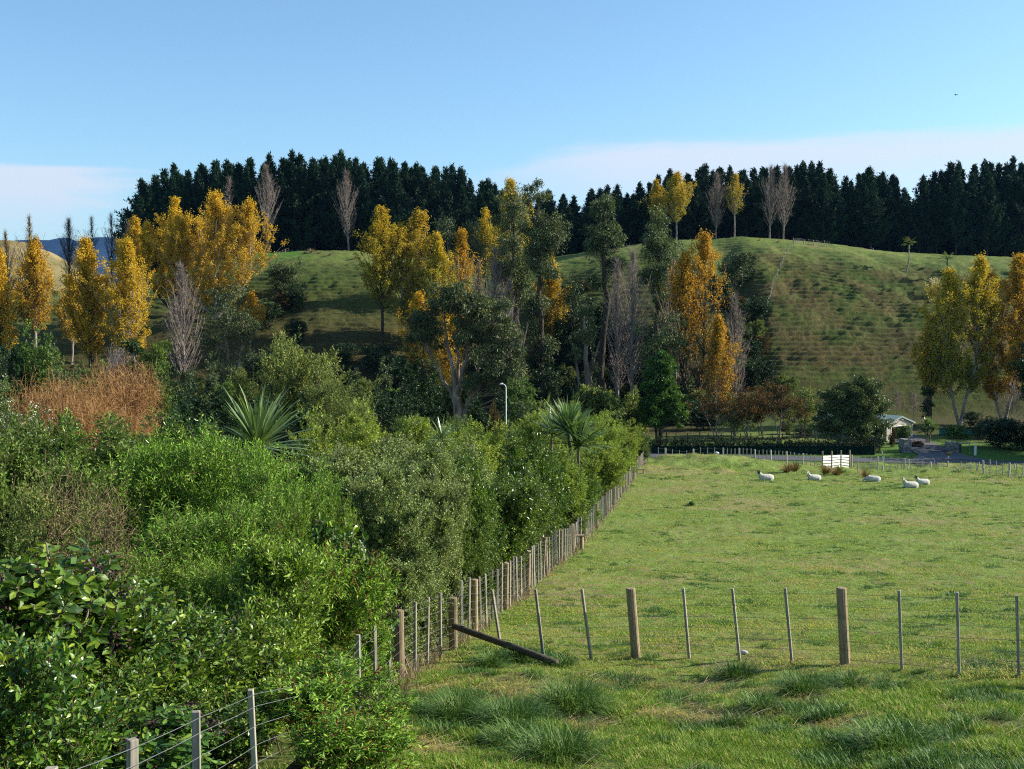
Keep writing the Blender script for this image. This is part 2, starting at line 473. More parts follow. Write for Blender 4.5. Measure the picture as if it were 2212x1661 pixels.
# ------------------------------------------------------------------ the setting: ground sheet, far hill, mountains, road
def ground_material():
    m, t = newmat('ground'); N = NT(t)
    geo = N.n('ShaderNodeNewGeometry')
    at_ = N.n('ShaderNodeAttribute', attribute_name='zone', attribute_type='GEOMETRY')
    sp = N.n('ShaderNodeSeparateColor'); N.l(at_.outputs['Color'], sp.inputs[0])
    pos = geo.outputs['Position']
    fineA = N.noise(9.0, 6, pos, 0.7)
    fineB = N.noise(2.3, 5, pos, 0.65)
    mid = N.noise(0.55, 5, pos, 0.6)
    big = N.noise(0.11, 4, pos, 0.55)
    # pasture
    g = N.ramp(fineA, [(0.28, (0.050, 0.090, 0.014)), (0.46, (0.125, 0.195, 0.034)), (0.60, (0.20, 0.27, 0.062)), (0.76, (0.31, 0.32, 0.12))])
    g = N.mix(N.range(fineB, 0.50, 0.66, 0, 0.6), g, (0.055, 0.105, 0.018))
    g = N.mix(N.range(mid, 0.50, 0.72, 0, 0.60), g, (0.24, 0.235, 0.095))
    g = N.mix(N.range(N.math('ADD', N.math('MULTIPLY', fineB, 0.6), N.math('MULTIPLY', big, 0.5)), 0.54, 0.66, 0, 0.75), g, (0.27, 0.20, 0.10))
    # hill grass: browner
    hx = N.noise(1.3, 6, pos, 0.7)
    h = N.ramp(N.math('ADD', N.math('MULTIPLY', hx, 0.6), N.math('MULTIPLY', N.noise(0.09, 4, pos, 0.6), 0.45)), [(0.36, (0.020, 0.039, 0.007)), (0.49, (0.045, 0.068, 0.013)), (0.60, (0.072, 0.080, 0.021)), (0.70, (0.105, 0.090, 0.033)), (0.82, (0.15, 0.112, 0.05))])
    h = N.mix(N.math('MULTIPLY', at_.outputs['Alpha'], N.range(big, .35, .6)), h, N.ramp(hx, [(0.3, (0.035, 0.032, 0.012)), (0.55, (0.085, 0.062, 0.024)), (0.75, (0.15, 0.105, 0.045))]))
    col = N.mix(sp.outputs[0], g, h)
    # lush green strip
    lush = N.ramp(fineB, [(0.3, (0.035, 0.090, 0.012)), (0.7, (0.085, 0.19, 0.025))])
    col = N.mix(sp.outputs[1], col, lush)
    # litter under trees and hedges; also carries shade painted on the lower left slope
    litter_shade = N.ramp(fineB, [(0.3, (0.022, 0.020, 0.010)), (0.5, (0.055, 0.050, 0.018)), (0.72, (0.13, 0.085, 0.03))])
    col = N.mix(sp.outputs[2], col, litter_shade)
    p = N.n('ShaderNodeBsdfPrincipled'); N.l(col, p.inputs['Base Color']); p.inputs['Roughness'].default_value = 0.95; p.inputs['Specular IOR Level'].default_value = 0.1
    b = N.n('ShaderNodeBump'); b.inputs['Strength'].default_value = 0.9; b.inputs['Distance'].default_value = 0.16
    N.l(N.math('ADD', N.math('MULTIPLY', fineA, 0.5), fineB), b.inputs['Height']); N.l(b.outputs[0], p.inputs['Normal'])
    o = N.n('ShaderNodeOutputMaterial'); N.l(p.outputs[0], o.inputs[0])
    return m

def make_ground():
    rows = np.concatenate([np.linspace(-5.2, 7, 40)[:-1], np.geomspace(7, 130, 430)[:-1], np.linspace(130, HILL0 - 2, 60)[:-1],
                           np.linspace(HILL0 - 2, 290, 300)[:-1], np.linspace(290, 430, 30)[:-1], np.geomspace(430, 15000, 40)])
    tt = np.concatenate([np.linspace(-1.0, -0.47, 40)[:-1], np.linspace(-0.47, 0.47, 900), np.linspace(0.47, 1.0, 40)[1:]])
    Yg, T = np.meshgrid(rows, tt, indexing='ij')
    Xg = T * (Yg + 6.5)
    Z = ground(Xg, Yg)
    nr, nc = Yg.shape
    V = np.stack([Xg, Yg, Z], -1).reshape(-1, 3)
    i = np.arange(nr - 1)[:, None] * nc + np.arange(nc - 1)[None]
    F = np.stack([i, i + 1, i + nc + 1, i + nc], -1).reshape(-1, 4)
    mb = MB(); mb.add(V, F)
    me = mb.mesh('ground', ground_material(), smooth=True)
    me.attributes.remove(me.attributes['rnd'])
    a = Xg / np.maximum(Yg, 1) * FPX + 1106
    s = (Yg - HILL0) / (HILL1 - HILL0)
    hill = sstep(150, 192, Yg)
    hill = np.maximum(hill * 0.95, 0.0)
    hill = hill * (1 - 0.75 * sstep(0.55, 0.85, s) * (0.4 + 0.6 * fbm(Xg / 9, Yg / 9, 77, 3)))
    lush = np.clip(sstep(540, 560, a) * (1 - sstep(600, 660, a - 60 * (fbm(Xg / 5, Yg / 5, 8, 2)))) * sstep(0.72, 0.85, s), 0, 1)
    lush = np.maximum(lush, 0.8 * (1 - sstep(10.0, 19.0, Yg + 4 * (fbm(Xg / 2.0, Yg / 2.0, 61, 3) - 0.5))) * sstep(0.40, 0.62, fbm(Xg / 1.1, Yg / 1.1, 62, 3)))
    lush = np.maximum(lush, 0.8 * sstep(126, 136, Yg) * (1 - sstep(150, 160, Yg)))
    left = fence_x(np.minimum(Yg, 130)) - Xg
    litter_shade = sstep(0.1, 1.4, left + 0.8 * (fbm(Xg / 0.8, Yg / 0.8, 71, 2) - 0.5)) * (1 - sstep(150, 165, Yg))
    litter_shade = np.maximum(litter_shade, sstep(155, 170, Yg) * (1 - sstep(0.15, 0.58, s)) * (1 - sstep(1450, 1640, a)) * (1 - 0.75 * sstep(590, 640, a) * (1 - sstep(800, 860, a)) * sstep(0.30, 0.52, s + .12 * (fbm(Xg / 6, Yg / 6, 99, 3) - .5))))  # litter under trees; on the left slope's lower half, tree shade put into the colour
    litter_shade = np.maximum(litter_shade, 0.75 * sstep(.545, .60, fbm(Xg / 1.0, Yg / .8, 203, 3)) * (1 - sstep(16.5, 20, Yg)))
    litter_shade = np.maximum(litter_shade, sstep(294, 300, Yg))
    litter_shade = np.maximum(litter_shade, 0.8 * sstep(160, 168, Yg) * (1 - sstep(0.0, 0.10, s)) * sstep(1900, 1990, a))
    dzy = np.gradient(Z, axis=0) / np.maximum(np.gradient(Yg, axis=0), .01)
    steep = sstep(0.55, 1.1, dzy) * hill_mask(Xg, Yg)
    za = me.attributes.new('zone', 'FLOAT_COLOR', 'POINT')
    za.data.foreach_set('color', np.stack([hill, lush, litter_shade, steep], -1).astype(np.float32).ravel())
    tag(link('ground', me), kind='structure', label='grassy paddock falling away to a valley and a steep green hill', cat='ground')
make_ground()

def ridge_mesh(name, xs, ys, D, depth, base, mat, seed, amp):
    """a real hill with depth: crest given by picture positions at distance D"""
    n = 200
    px = np.linspace(xs[0], xs[-1], n)
    crest = np.array([W(p, q, D) for p, q in zip(px, np.interp(px, xs, ys))])
    rows = 40
    mb = MB(); V = []
    for j in range(rows):
        t = j / (rows - 1) * 2 - 1
        Y = D + t * depth
        X = crest[:, 0] * (1 + 0.0 * t)
        prof = (1 - abs(t)) ** 0.9
        Z = base + (crest[:, 2] - base) * prof
        Z = Z + amp * (fbm(X / depth * 5, np.full(n, Y) / depth * 5, seed, 4) - 0.5) * (1 - prof * 0.7) * 2 * prof ** 0.3
        V.append(np.stack([X, np.full(n, Y), Z], -1))
    V = np.array(V).reshape(-1, 3)
    i = np.arange(rows - 1)[:, None] * n + np.arange(n - 1)[None]
    mb.add(V, np.stack([i, i + 1, i + n + 1, i + n], -1).reshape(-1, 4))
    return tag(link(name, mb.mesh(name, mat, True)), kind='structure')

def hillmat(name, stops, scale):
    m, t = newmat(name); N = NT(t)
    geo = N.n('ShaderNodeNewGeometry')
    f = N.noise(scale, 7, geo.outputs['Position'], 0.65)
    p = N.n('ShaderNodeBsdfPrincipled'); N.l(N.ramp(f, stops), p.inputs['Base Color']); p.inputs['Roughness'].default_value = 1.0; p.inputs['Specular IOR Level'].default_value = 0.0
    o = N.n('ShaderNodeOutputMaterial'); N.l(p.outputs[0], o.inputs[0])
    return m
o = ridge_mesh('far_hill', [-900, -300, -120, 0, 30, 60, 100, 150, 220, 300], [470, 480, 492, 502, 508, 518, 535, 565, 600, 640], 620, 190, CZ - 70,
               hillmat('dry_hill', [(0.35, (0.12, 0.11, 0.045)), (0.55, (0.24, 0.19, 0.09)), (0.7, (0.30, 0.23, 0.12))], 0.06), 3, 16)
tag(o, 'dry brown grass hill beyond the gold poplars', 'hill')
o = ridge_mesh('mountains', [-900, -400, 60, 110, 150, 175, 200, 225, 250, 275, 330, 420, 700, 1300, 2400, 3200], [560, 535, 518, 514, 511, 514, 508, 504, 505, 510, 514, 520, 560, 600, 610, 600], 8200, 1500, CZ - 90,
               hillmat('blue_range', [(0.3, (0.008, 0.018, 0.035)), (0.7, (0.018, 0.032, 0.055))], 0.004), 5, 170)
tag(o, 'blue mountain range on the horizon', 'mountains')

def strip(name, pts, width, mat, lift=0.02, label=None, cat=None):
    pts = np.array(pts, float)
    d = norm(np.gradient(pts, axis=0)); s = np.stack([-d[:, 1], d[:, 0]], -1)
    wv = np.broadcast_to(np.asarray(width, float), (len(pts),))
    mb = MB(); rows = []
    for k in np.linspace(-0.5, 0.5, 7):
        q = pts + s * (k * wv)[:, None]
        rows.append(np.stack([q[:, 0], q[:, 1], ground(q[:, 0], q[:, 1]) + lift + 0.03 * (1 - abs(2 * k))], -1))
    V = np.stack(rows, 1); n = len(pts)
    i = np.arange(n - 1)[:, None] * 7 + np.arange(6)[None]
    mb.add(V.reshape(-1, 3), np.stack([i, i + 1, i + 8, i + 7], -1).reshape(-1, 4))
    return tag(link(name, mb.mesh(name, mat, True)), label, cat, kind='structure')
asphalt = plain('asphalt', (0.075, 0.078, 0.085), 0.9, 0.15, 3.0)
rx = np.linspace(-70, 140, 200)
road_y = lambda x: 140.6 - 0.205 * (x - 15)
strip('road', np.stack([rx, road_y(rx)], -1), 4.6, asphalt, 0.07, 'narrow grey sealed road beyond the paddock fences', 'road')
gate0 = W(2010, 972, 146)
ty = np.linspace(road_y(50.5) + 1.5, 166, 50)
strip('driveway', np.stack([50.5 + 0.13 * (ty - ty[0]) + 3.2, ty], -1), np.interp(ty, [131, 139, 146, 170], [12.0, 6.0, 5.2, 4.6]), asphalt, 0.085, 'dark driveway running from the road to the iron gate', 'driveway')
# ------------------------------------------------------------------ vegetation generators
def RG(seed): return np.random.default_rng(seed)

def poplar(rng, h, w0, leaf_n=7000, nbr=64, low=0.14, leafL=0.36, twig_r=0.022, ang=(20, 44), peak=0.42, bare_low=0.0, bare_top=0.0, lean=0.0, forks=1, twigs=7, leaf_grad=0.35, leaf_w=0.85):
    wood, fol = MB(), MB()
    w = w0 * (1.6 if leaf_n > 900 else 1.45)
    trunks = []
    for k in range(forks):
        z = np.linspace(0, 1, 9)
        off = (k - (forks - 1) / 2) * w * 0.55
        tx = lean * h * z + off * np.clip(z * 3, 0, 1) + 0.012 * h * np.cumsum(rng.normal(size=9)) * 0.35 * (z > 0)
        tyy = 0.012 * h * np.cumsum(rng.normal(size=9)) * 0.35 * (z > 0)
        hk = h * (1.0 if k == forks // 2 else rng.uniform(0.78, 0.95))
        pts = np.stack([tx, tyy, z * hk - (0.4 if True else 0) * (z == 0)], -1)
        chain(wood, pts, (0.0135 * h) * (1 - z * 0.93) * (1.0 if forks == 1 else 0.8), 7)
        trunks.append((pts, hk))
    A, B, C = [], [], []
    n = nbr
    t = low + (0.97 - low) * (np.arange(n) + rng.random(n)) / n
    ti = rng.integers(0, forks, n)
    prof = np.where(t < peak, 0.45 + 0.55 * ((t - low) / max(peak - low, 0.01)), 1 - ((t - peak) / (1.02 - peak)) ** 1.7)
    prof = np.clip(prof, 0.07, 1) * rng.uniform(0.65, 1.08, n)
    az = np.arange(n) * 2.39996 + rng.normal(size=n) * 0.4
    an = np.radians(ang[1] + (ang[0] - ang[1]) * t + rng.normal(size=n) * 5)
    base = np.array([[np.interp(q * trunks[k][1], trunks[k][0][:, 2], trunks[k][0][:, j]) for j in range(3)] for q, k in zip(t, ti)])
    hk_ = np.array([trunks[k][1] for k in ti])
    hor = np.stack([np.cos(az), np.sin(az), 0 * az], -1)
    wk = w * (1.0 if forks == 1 else 0.72)
    ln = wk * prof / np.sin(an)
    ln = np.minimum(ln, (1.015 * h - base[:, 2]) / np.cos(an) + 0.4)
    zlim = hk_ * (1.0 - 0.36 * np.clip(wk * prof / w, 0, 1.2) ** 1.2 * rng.uniform(.6, 1.25, n))
    ln = np.minimum(ln, np.maximum((zlim - base[:, 2]) / np.cos(an * .8), .5))
    d1 = norm(hor * np.sin(an)[:, None] + np.array([0, 0, 1]) * np.cos(an)[:, None])
    mid = base + d1 * (ln * 0.55)[:, None]
    d2 = norm(d1 + np.array([0, 0, 0.45]) + 0.15 * rng.normal(size=(n, 3)))
    end = mid + d2 * (ln * 0.5)[:, None]
    r0 = 0.004 * h * (1 - t * 0.6)
    sticks(wood, base, mid, r0, r0 * 0.6, 5)
    sticks(wood, mid, end, r0 * 0.6, twig_r * 0.8, 4)
    k = twigs
    u = rng.uniform(0.15, 1.0, (n, k))
    st = np.where(u[..., None] < 0.55, base[:, None] + (mid - base)[:, None] * (u / 0.55)[..., None], mid[:, None] + (end - mid)[:, None] * ((u - 0.55) / 0.45)[..., None])
    td = norm(d2[:, None] + np.array([0, 0, 0.6]) + 0.65 * rng.normal(size=(n, k, 3)))
    tl = rng.uniform(0.35, 1.0, (n, k)) * (0.10 * w + 0.030 * h) * 1.1
    te = st + td * tl[..., None]
    st, te, td = st.reshape(-1, 3), te.reshape(-1, 3), td.reshape(-1, 3)
    sticks(wood, st, te, twig_r, twig_r * 0.45, 3)
    if leaf_n == 0 or twig_r > 0.03:
        u2 = rng.uniform(0.2, 0.9, len(st)); s2 = st + (te - st) * u2[:, None]
        e2 = s2 + norm(td + 0.6 * rng.normal(size=td.shape)) * rng.uniform(0.5, 1.4, len(st))[:, None]
        sticks(wood, s2, e2, twig_r * 0.6, twig_r * 0.35, 3)
    if leaf_n:
        zr = te[:, 2] / h
        pw = np.ones(len(st))
        if bare_low: pw = pw * (0.04 + sstep(bare_low - 0.12, bare_low + 0.12, zr + 0.08 * rng.normal(size=len(zr))))
        if bare_top: pw = pw * (0.05 + 1 - sstep(bare_top - 0.1, bare_top + 0.1, zr))
        pw = pw * rng.uniform(0.35, 1.0, len(st))
        pw /= pw.sum()
        i = rng.choice(len(st), leaf_n, p=pw)
        q = st[i] + (te - st)[i] * rng.random(leaf_n)[:, None] * 1.05 + rng.normal(size=(leaf_n, 3)) * 0.26
        cl = rng.random(len(st))[i]
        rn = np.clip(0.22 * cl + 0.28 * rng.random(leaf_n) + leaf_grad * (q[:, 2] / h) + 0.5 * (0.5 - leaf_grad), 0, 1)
        leaves(fol, rng, q, runit(rng, leaf_n) + np.array([0, 0, -0.2]), leafL * rng.uniform(0.6, 1.15, leaf_n), leafL * leaf_w * rng.uniform(0.6, 1.1, leaf_n), rn, 0.35)
    return wood, fol

def pine(rng, h, w, whorls=26, low=0.12, tuft=15):
    wood, fol = MB(), MB()
    z = np.linspace(0, 1, 8)
    pts = np.stack([0.01 * h * np.cumsum(rng.normal(size=8)) * 0.3, 0.01 * h * np.cumsum(rng.normal(size=8)) * 0.3, z * h], -1)
    chain(wood, pts, 0.014 * h * (1 - 0.95 * z), 7)
    T = low + (0.985 - low) * (np.arange(whorls) / (whorls - 1)) ** 0.92
    P, Dn, Rn, CA = [], [], [], []
    for t in T:
        m = rng.integers(5, 8)
        prof = (1 - t) ** 1.1 * 1.35 * (0.55 + 0.45 * sstep(low - 0.05, 0.4, t))
        prof = prof * rng.uniform(.75, 1.25)
        for q in range(m):
            azm = rng.random() * 6.283
            L = w * prof * rng.uniform(0.55, 1.25) + 0.25
            el = R(rng.uniform(8, 30) + 32 * t)
            b = np.array([np.interp(t * h, pts[:, 2], pts[:, 0]), np.interp(t * h, pts[:, 2], pts[:, 1]), t * h])
            d = np.array([math.cos(azm) * math.cos(el), math.sin(azm) * math.cos(el), math.sin(el)])
            e = b + d * L * 0.6; d2 = norm(d + np.array([0, 0, 0.55])); f = e + d2 * L * 0.45
            sticks(wood, [b, e], [e, f], [0.05, 0.03], [0.03, 0.015], 3)
            if t > .45: CA.append((f, d2))
            nn = max(5, int(tuft * L / 1.6))
            u = rng.uniform(0.25, 1.05, nn)
            pp = np.where(u[:, None] < 0.6, b + (e - b) * (u / 0.6)[:, None], e + (f - e) * ((u - 0.6) / 0.4)[:, None])
            pp = pp + rng.normal(size=(nn, 3)) * np.array([0.28, 0.28, 0.18])
            P.append(pp); Dn.append(norm(d2 + 0.55 * rng.normal(size=(nn, 3)) + np.array([0, 0, 0.45]))); Rn.append(np.full(nn, rng.random()))
    top = np.array([0, 0, h]) + np.stack([rng.normal(size=40) * 0.10 + pts[-1, 0], rng.normal(size=40) * 0.10 + pts[-1, 1], rng.uniform(-1.9, 0.7, 40)], -1)
    P.append(top); Dn.append(norm(0.45 * rng.normal(size=(40, 3)) + np.array([0, 0, 1.0]))); Rn.append(np.full(40, 0.6))
    for a_, d_ in CA:      # upright candles at the ends of the upper branches
        m_ = 3
        P.append(a_ + rng.normal(size=(m_, 3)) * .14); Dn.append(norm(d_ * .25 + 0.18 * rng.normal(size=(m_, 3)) + np.array([0, 0, 1.0]))); Rn.append(np.full(m_, .9))
    P, Dn, Rn = np.concatenate(P), np.concatenate(Dn), np.concatenate(Rn)
    n = len(P)
    for rep in range(2):
        leaves(fol, rng, P + rng.normal(size=(n, 3)) * 0.12, Dn + 0.5 * rng.normal(size=(n, 3)), rng.uniform(0.5, 0.95, n), rng.uniform(0.16, 0.3, n), np.clip(0.5 * Rn + 0.5 * rng.random(n), 0, 1), 0.2)
    return wood, fol

def ell_points(rng, ells, n, fill=1.0, zmin=None, rough=0.16, bias=0.25, gaps=0.0):
    ells = np.asarray(ells, float)
    wgt = (ells[:, 3] * ells[:, 4] + ells[:, 5] * (ells[:, 3] + ells[:, 4]) / 1.0)
    i = rng.choice(len(ells), n, p=wgt / wgt.sum())
    d = norm(rng.normal(size=(n, 3)) + np.array([0, 0, bias]))
    ph = i * 1.7
    bump = 1 + rough * (np.sin(d[:, 0] * 5.1 + ph) + np.sin(d[:, 1] * 6.3 + 2 * ph) + np.sin(d[:, 2] * 5.7 + 3 * ph)) / 1.7
    rr = (1 - fill * rng.random(n) ** 1.6) * bump
    p = ells[i, :3] + d * rr[:, None] * ells[i, 3:]
    if gaps:      # open pockets between the leafy masses: shoots there sit deeper inside
        f = 7.0 / (ells[:, 3:5].max() + ells[:, 5].max())
        q = vnoise(p[:, 0] * f + 3.1, p[:, 2] * f * 1.2, 5) + vnoise(p[:, 1] * f - 7.7, p[:, 2] * f * 1.2 + 2.0, 6)
        cut = sstep(1.0, 0.72, q) * gaps
        p = ells[i, :3] + (p - ells[i, :3]) * (1 - cut)[:, None]
    out = norm(d / ells[i, 3:] * ells[i, 3:].mean(1)[:, None])
    if zmin is not None: p[:, 2] = np.maximum(p[:, 2], zmin + 0.1 * rng.random(n))
    return p, out, i

def clump_tree(rng, ells, nclump, cr, per, L, Wd, trunk, flat=0.45, droop=0.0, out=0.7, shape=4, bark_k=6, br_r=0.05, flatz=0.7, twigs=True, low_attach=0.35):
    """leaf clumps inside the envelope, each carried by a bent limb from the trunk; trunk: list of (x, y, z, r) chains"""
    wood, fol = MB(), MB()
    if trunk and not isinstance(trunk[0], list): trunk = [trunk]
    tp = []
    for ch in trunk:
        ch = np.array(ch, float)
        zz = np.linspace(0, 1, 12); s = np.linspace(0, 1, len(ch))
        q = np.stack([np.interp(zz, s, ch[:, j]) for j in range(4)], -1)
        q[1:-1, :2] += rng.normal(size=(10, 2)) * q[1:-1, 3:4] * 0.6
        chain(wood, q[:, :3], q[:, 3], 8)
        tp.append(q)
    tp = np.concatenate(tp)
    c, o, gi = ell_points(rng, ells, nclump, 0.75)
    # limbs
    for q in c:
        want = q[2] - low_attach * (np.hypot(q[0], q[1]) + 1.0) - 0.6
        dist = np.hypot(tp[:, 0] - q[0], tp[:, 1] - q[1]) + 1.2 * np.abs(tp[:, 2] - want) + 50 * (tp[:, 2] > q[2])
        s = tp[np.argmin(dist)]
        a = s[:3]
        m = a + (q - a) * 0.5 + np.array([0, 0, -0.08 * np.linalg.norm(q - a)]) + rng.normal(size=3) * 0.12 * np.linalg.norm(q - a) * 0.6
        r0 = min(s[3] * 0.55, br_r * (0.6 + 0.12 * np.linalg.norm(q - a)))
        chain(wood, [a, a + (m - a) * 0.5 + rng.normal(size=3) * 0.05, m, m + (q - m) * 0.55 + rng.normal(size=3) * 0.1, q], [r0, r0 * 0.85, r0 * 0.65, r0 * 0.45, r0 * 0.25], 5)
    n = nclump * per
    k = np.repeat(np.arange(nclump), per)
    rad = cr * rng.uniform(0.6, 1.3, nclump)
    d = norm(rng.normal(size=(n, 3)) + np.array([0, 0, 0.25]))
    rr = rng.random(n) ** 0.5
    p = c[k] + d * (rad[k] * rr)[:, None] * np.array([1, 1, flatz])
    dd = norm(out * (d + 0.6 * o[k]) + 0.7 * rng.normal(size=(n, 3)) + np.array([0, 0, -2.0 * droop]))
    rn = np.clip(0.45 * rng.random(nclump)[k] + 0.4 * rng.random(n) + 0.15 * (d[:, 2] * 0.5 + 0.5), 0, 1)
    leaves(fol, rng, p, dd, L * rng.uniform(0.6, 1.2, n), Wd * rng.uniform(0.7, 1.2, n), rn, flat * (1 - droop), shape=shape, droop=0.3)
    return wood, fol

def shoot_bush(rng, ells, nshoot, slen, per, L, Wd, ang=55, up=0.5, outw=0.9, rand=0.45, fill=0.6, shape=5, fold=0.12, droop=0.3, stem_n=14, stem_r=0.018, flat=0.55, tip=0.3, zmin=0.05, rough=0.16, shoot_r=0.004, base_r=0.25, tone=0.45):
    """shrub built from leafy shoots over a many-stemmed frame; per leaves spiral round each shoot"""
    wood, fol = MB(), MB()
    p, o, gi = ell_points(rng, ells, nshoot, fill, zmin, rough, gaps=0.6)
    d = norm(o * outw + np.array([0, 0, up]) + rand * rng.normal(size=(nshoot, 3)))
    sl = slen * rng.uniform(0.6, 1.3, nshoot)
    a = p - d * sl[:, None] * 0.5; b = p + d * sl[:, None] * 0.5
    if shoot_r: sticks(wood, a, b, shoot_r * 1.5, shoot_r, 3)
    ells = np.asarray(ells, float)
    for i in range(stem_n):
        e = ells[rng.integers(len(ells))]
        q = e[:3] + rng.normal(size=3) * e[3:] * 0.45
        q[2] = max(q[2], 0.4)
        s = np.array([rng.normal() * base_r + e[0] * 0.25, rng.normal() * base_r + e[1] * 0.25, -0.1])
        m = s + (q - s) * 0.5 + np.array([0, 0, 0.12 * q[2]])
        chain(wood, [s, s + (m - s) * 0.5, m, q], [stem_r * 1.3, stem_r * 1.1, stem_r * 0.8, stem_r * 0.4], 5)
    n = nshoot * per
    k = np.repeat(np.arange(nshoot), per)
    j = np.tile(np.arange(per), nshoot)
    t = (j + rng.random(n) * 0.6) / per
    q = a[k] + (b - a)[k] * t[:, None]
    ref = norm(np.cross(d, runit(rng, nshoot)))
    ref2 = np.cross(d, ref)
    th = j * 2.4 + rng.random(nshoot)[k] * 6.28
    radial = ref[k] * np.cos(th)[:, None] + ref2[k] * np.sin(th)[:, None]
    A = np.radians(ang * (1 - tip * t) + rng.normal(size=n) * 9)
    ld = d[k] * np.cos(A)[:, None] + radial * np.sin(A)[:, None]
    LL = L * rng.uniform(0.7, 1.15, n) * (1 - 0.25 * t ** 3)
    rn = np.clip(tone * rng.random(nshoot)[k] + 0.3 * rng.random(n) + 0.25 * t ** 2, 0, 1)
    leaves(fol, rng, q, ld, LL, Wd * LL / L, rn, flat, fold, shape, droop)
    return wood, fol, (p, d, sl)

def lumps(rng, w, h, n=6, dome=0.5, spread=0.55, base=0.0):
    """a main ellipsoid with lumps; w is the full width, h the height"""
    e = [(0, 0, base + (h - base) * 0.42, w * 0.35, w * 0.35, (h - base) * 0.44)]
    for i in range(n):
        a = i * 2.4 + rng.random() * 0.8
        r = w * 0.5 * spread * rng.uniform(0.45, 1.25)
        zz = base + (h - base) * rng.uniform(0.25, 0.86)
        s = rng.uniform(0.13, 0.25)
        e.append((math.cos(a) * r, math.sin(a) * r, zz, w * s, w * s, min((h - base) * rng.uniform(0.15, 0.32), h * 1.04 - zz)))
    return e

def strap_head(mb, rng, c, n, L, Wd, spread=1.0, bend=0.25, down=0.35, seg=4):
    d = norm(rng.normal(size=(n, 3)) * spread + np.array([0, 0, 0.75]))
    d[:, 2] = np.where(d[:, 2] < -down, -down * rng.random(n), d[:, 2])
    blades(mb, rng, np.asarray(c) + d * 0.08, norm(d), L * rng.uniform(0.7, 1.1, n), Wd, np.clip(0.5 * rng.random(n) + 0.5 * (d[:, 2] * 0.5 + 0.5), 0, 1), bend * rng.uniform(0.3, 1.6, n), seg, wob=0.5)

def fern_frond(mb, rng, base, azm, L, el=0.9, seg=14, w=0.32):
    pts = [np.array(base, float)]; d = np.array([math.cos(azm) * math.cos(el), math.sin(azm) * math.cos(el), math.sin(el)])
    for i in range(seg):
        pts.append(pts[-1] + d * L / seg); d = norm(d + np.array([0, 0, -1.55 / seg]))
    pts = np.array(pts)
    side = np.array([-math.sin(azm), math.cos(azm), 0])
    t = np.linspace(0.1, 1, seg * 3); q = np.stack([np.interp(t * seg, np.arange(seg + 1), pts[:, j]) for j in range(3)], -1)
    tang = norm(np.gradient(q, axis=0))
    for s in (-1, 1):
        ll = w * L * np.sin(np.pi * np.clip(t, 0, 1) ** 0.75) + 0.04
        leaves(mb, rng, q, side * s + tang * 0.45 + np.array([0, 0, -0.25]), ll, np.full(len(q), L / seg * 0.42), np.clip(0.3 + 0.5 * rng.random(len(q)), 0, 1), 0.9)
    return pts

# ------------------------------------------------------------------ plant materials
M = {}
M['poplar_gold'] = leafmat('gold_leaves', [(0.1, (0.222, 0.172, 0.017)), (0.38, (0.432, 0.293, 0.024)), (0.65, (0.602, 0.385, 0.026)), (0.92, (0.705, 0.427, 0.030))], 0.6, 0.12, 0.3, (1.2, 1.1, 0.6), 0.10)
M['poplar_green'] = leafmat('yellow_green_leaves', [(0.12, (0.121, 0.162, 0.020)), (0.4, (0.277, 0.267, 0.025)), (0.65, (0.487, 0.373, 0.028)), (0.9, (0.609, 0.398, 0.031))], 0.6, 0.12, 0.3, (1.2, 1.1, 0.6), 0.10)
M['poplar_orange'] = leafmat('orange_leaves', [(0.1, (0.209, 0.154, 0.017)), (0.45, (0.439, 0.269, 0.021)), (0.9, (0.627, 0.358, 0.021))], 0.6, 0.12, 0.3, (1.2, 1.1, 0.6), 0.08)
M['pale_bark'] = barkmat('pale_bark', (0.09, 0.075, 0.06), (0.30, 0.26, 0.21), (0.46, 0.41, 0.35), 2.2, 0.3)
M['grey_twig'] = barkmat('grey_twigs', (0.10, 0.08, 0.07), (0.24, 0.195, 0.165), (0.36, 0.30, 0.26), 1.5, 0.4)
M['dark_bark'] = barkmat('dark_bark', (0.018, 0.014, 0.010), (0.06, 0.047, 0.034), (0.12, 0.095, 0.07), 3.0, 0.25)
M['gum_bark'] = barkmat('gum_bark', (0.07, 0.042, 0.025), (0.20, 0.155, 0.115), (0.36, 0.31, 0.25), 1.4, 0.22)
M['pine_needle'] = leafmat('pine_needles', [(0.15, (0.006, 0.019, 0.009)), (0.5, (0.013, 0.037, 0.018)), (0.9, (0.029, 0.065, 0.026))], 0.7, 0.1, 0.1, (1, 1, 0.8), 0.22)
M['gum_leaf'] = leafmat('gum_leaves', [(0.15, (0.033, 0.060, 0.023)), (0.5, (0.085, 0.122, 0.042)), (0.85, (0.170, 0.201, 0.065)), (0.97, (0.309, 0.231, 0.059))], 0.5, 0.25, 0.16, (1.2, 1.2, 0.6), 0.14)
M['dark_leaf'] = leafmat('dark_leaves', [(0.1, (0.007, 0.022, 0.006)), (0.5, (0.018, 0.047, 0.011)), (0.92, (0.041, 0.086, 0.016))], 0.45, 0.25, 0.16, ovar=0.15)
M['round_leaf'] = leafmat('round_tree_leaves', [(0.1, (0.018, 0.050, 0.011)), (0.5, (0.052, 0.119, 0.020)), (0.92, (0.131, 0.217, 0.028))], 0.45, 0.25, 0.2, ovar=0.05)
M['autumn_leaf'] = leafmat('brown_autumn_leaves', [(0.1, (0.038, 0.034, 0.011)), (0.4, (0.075, 0.064, 0.019)), (0.7, (0.120, 0.056, 0.019)), (0.95, (0.195, 0.064, 0.015))], 0.6, 0.12, 0.25, ovar=0.15)
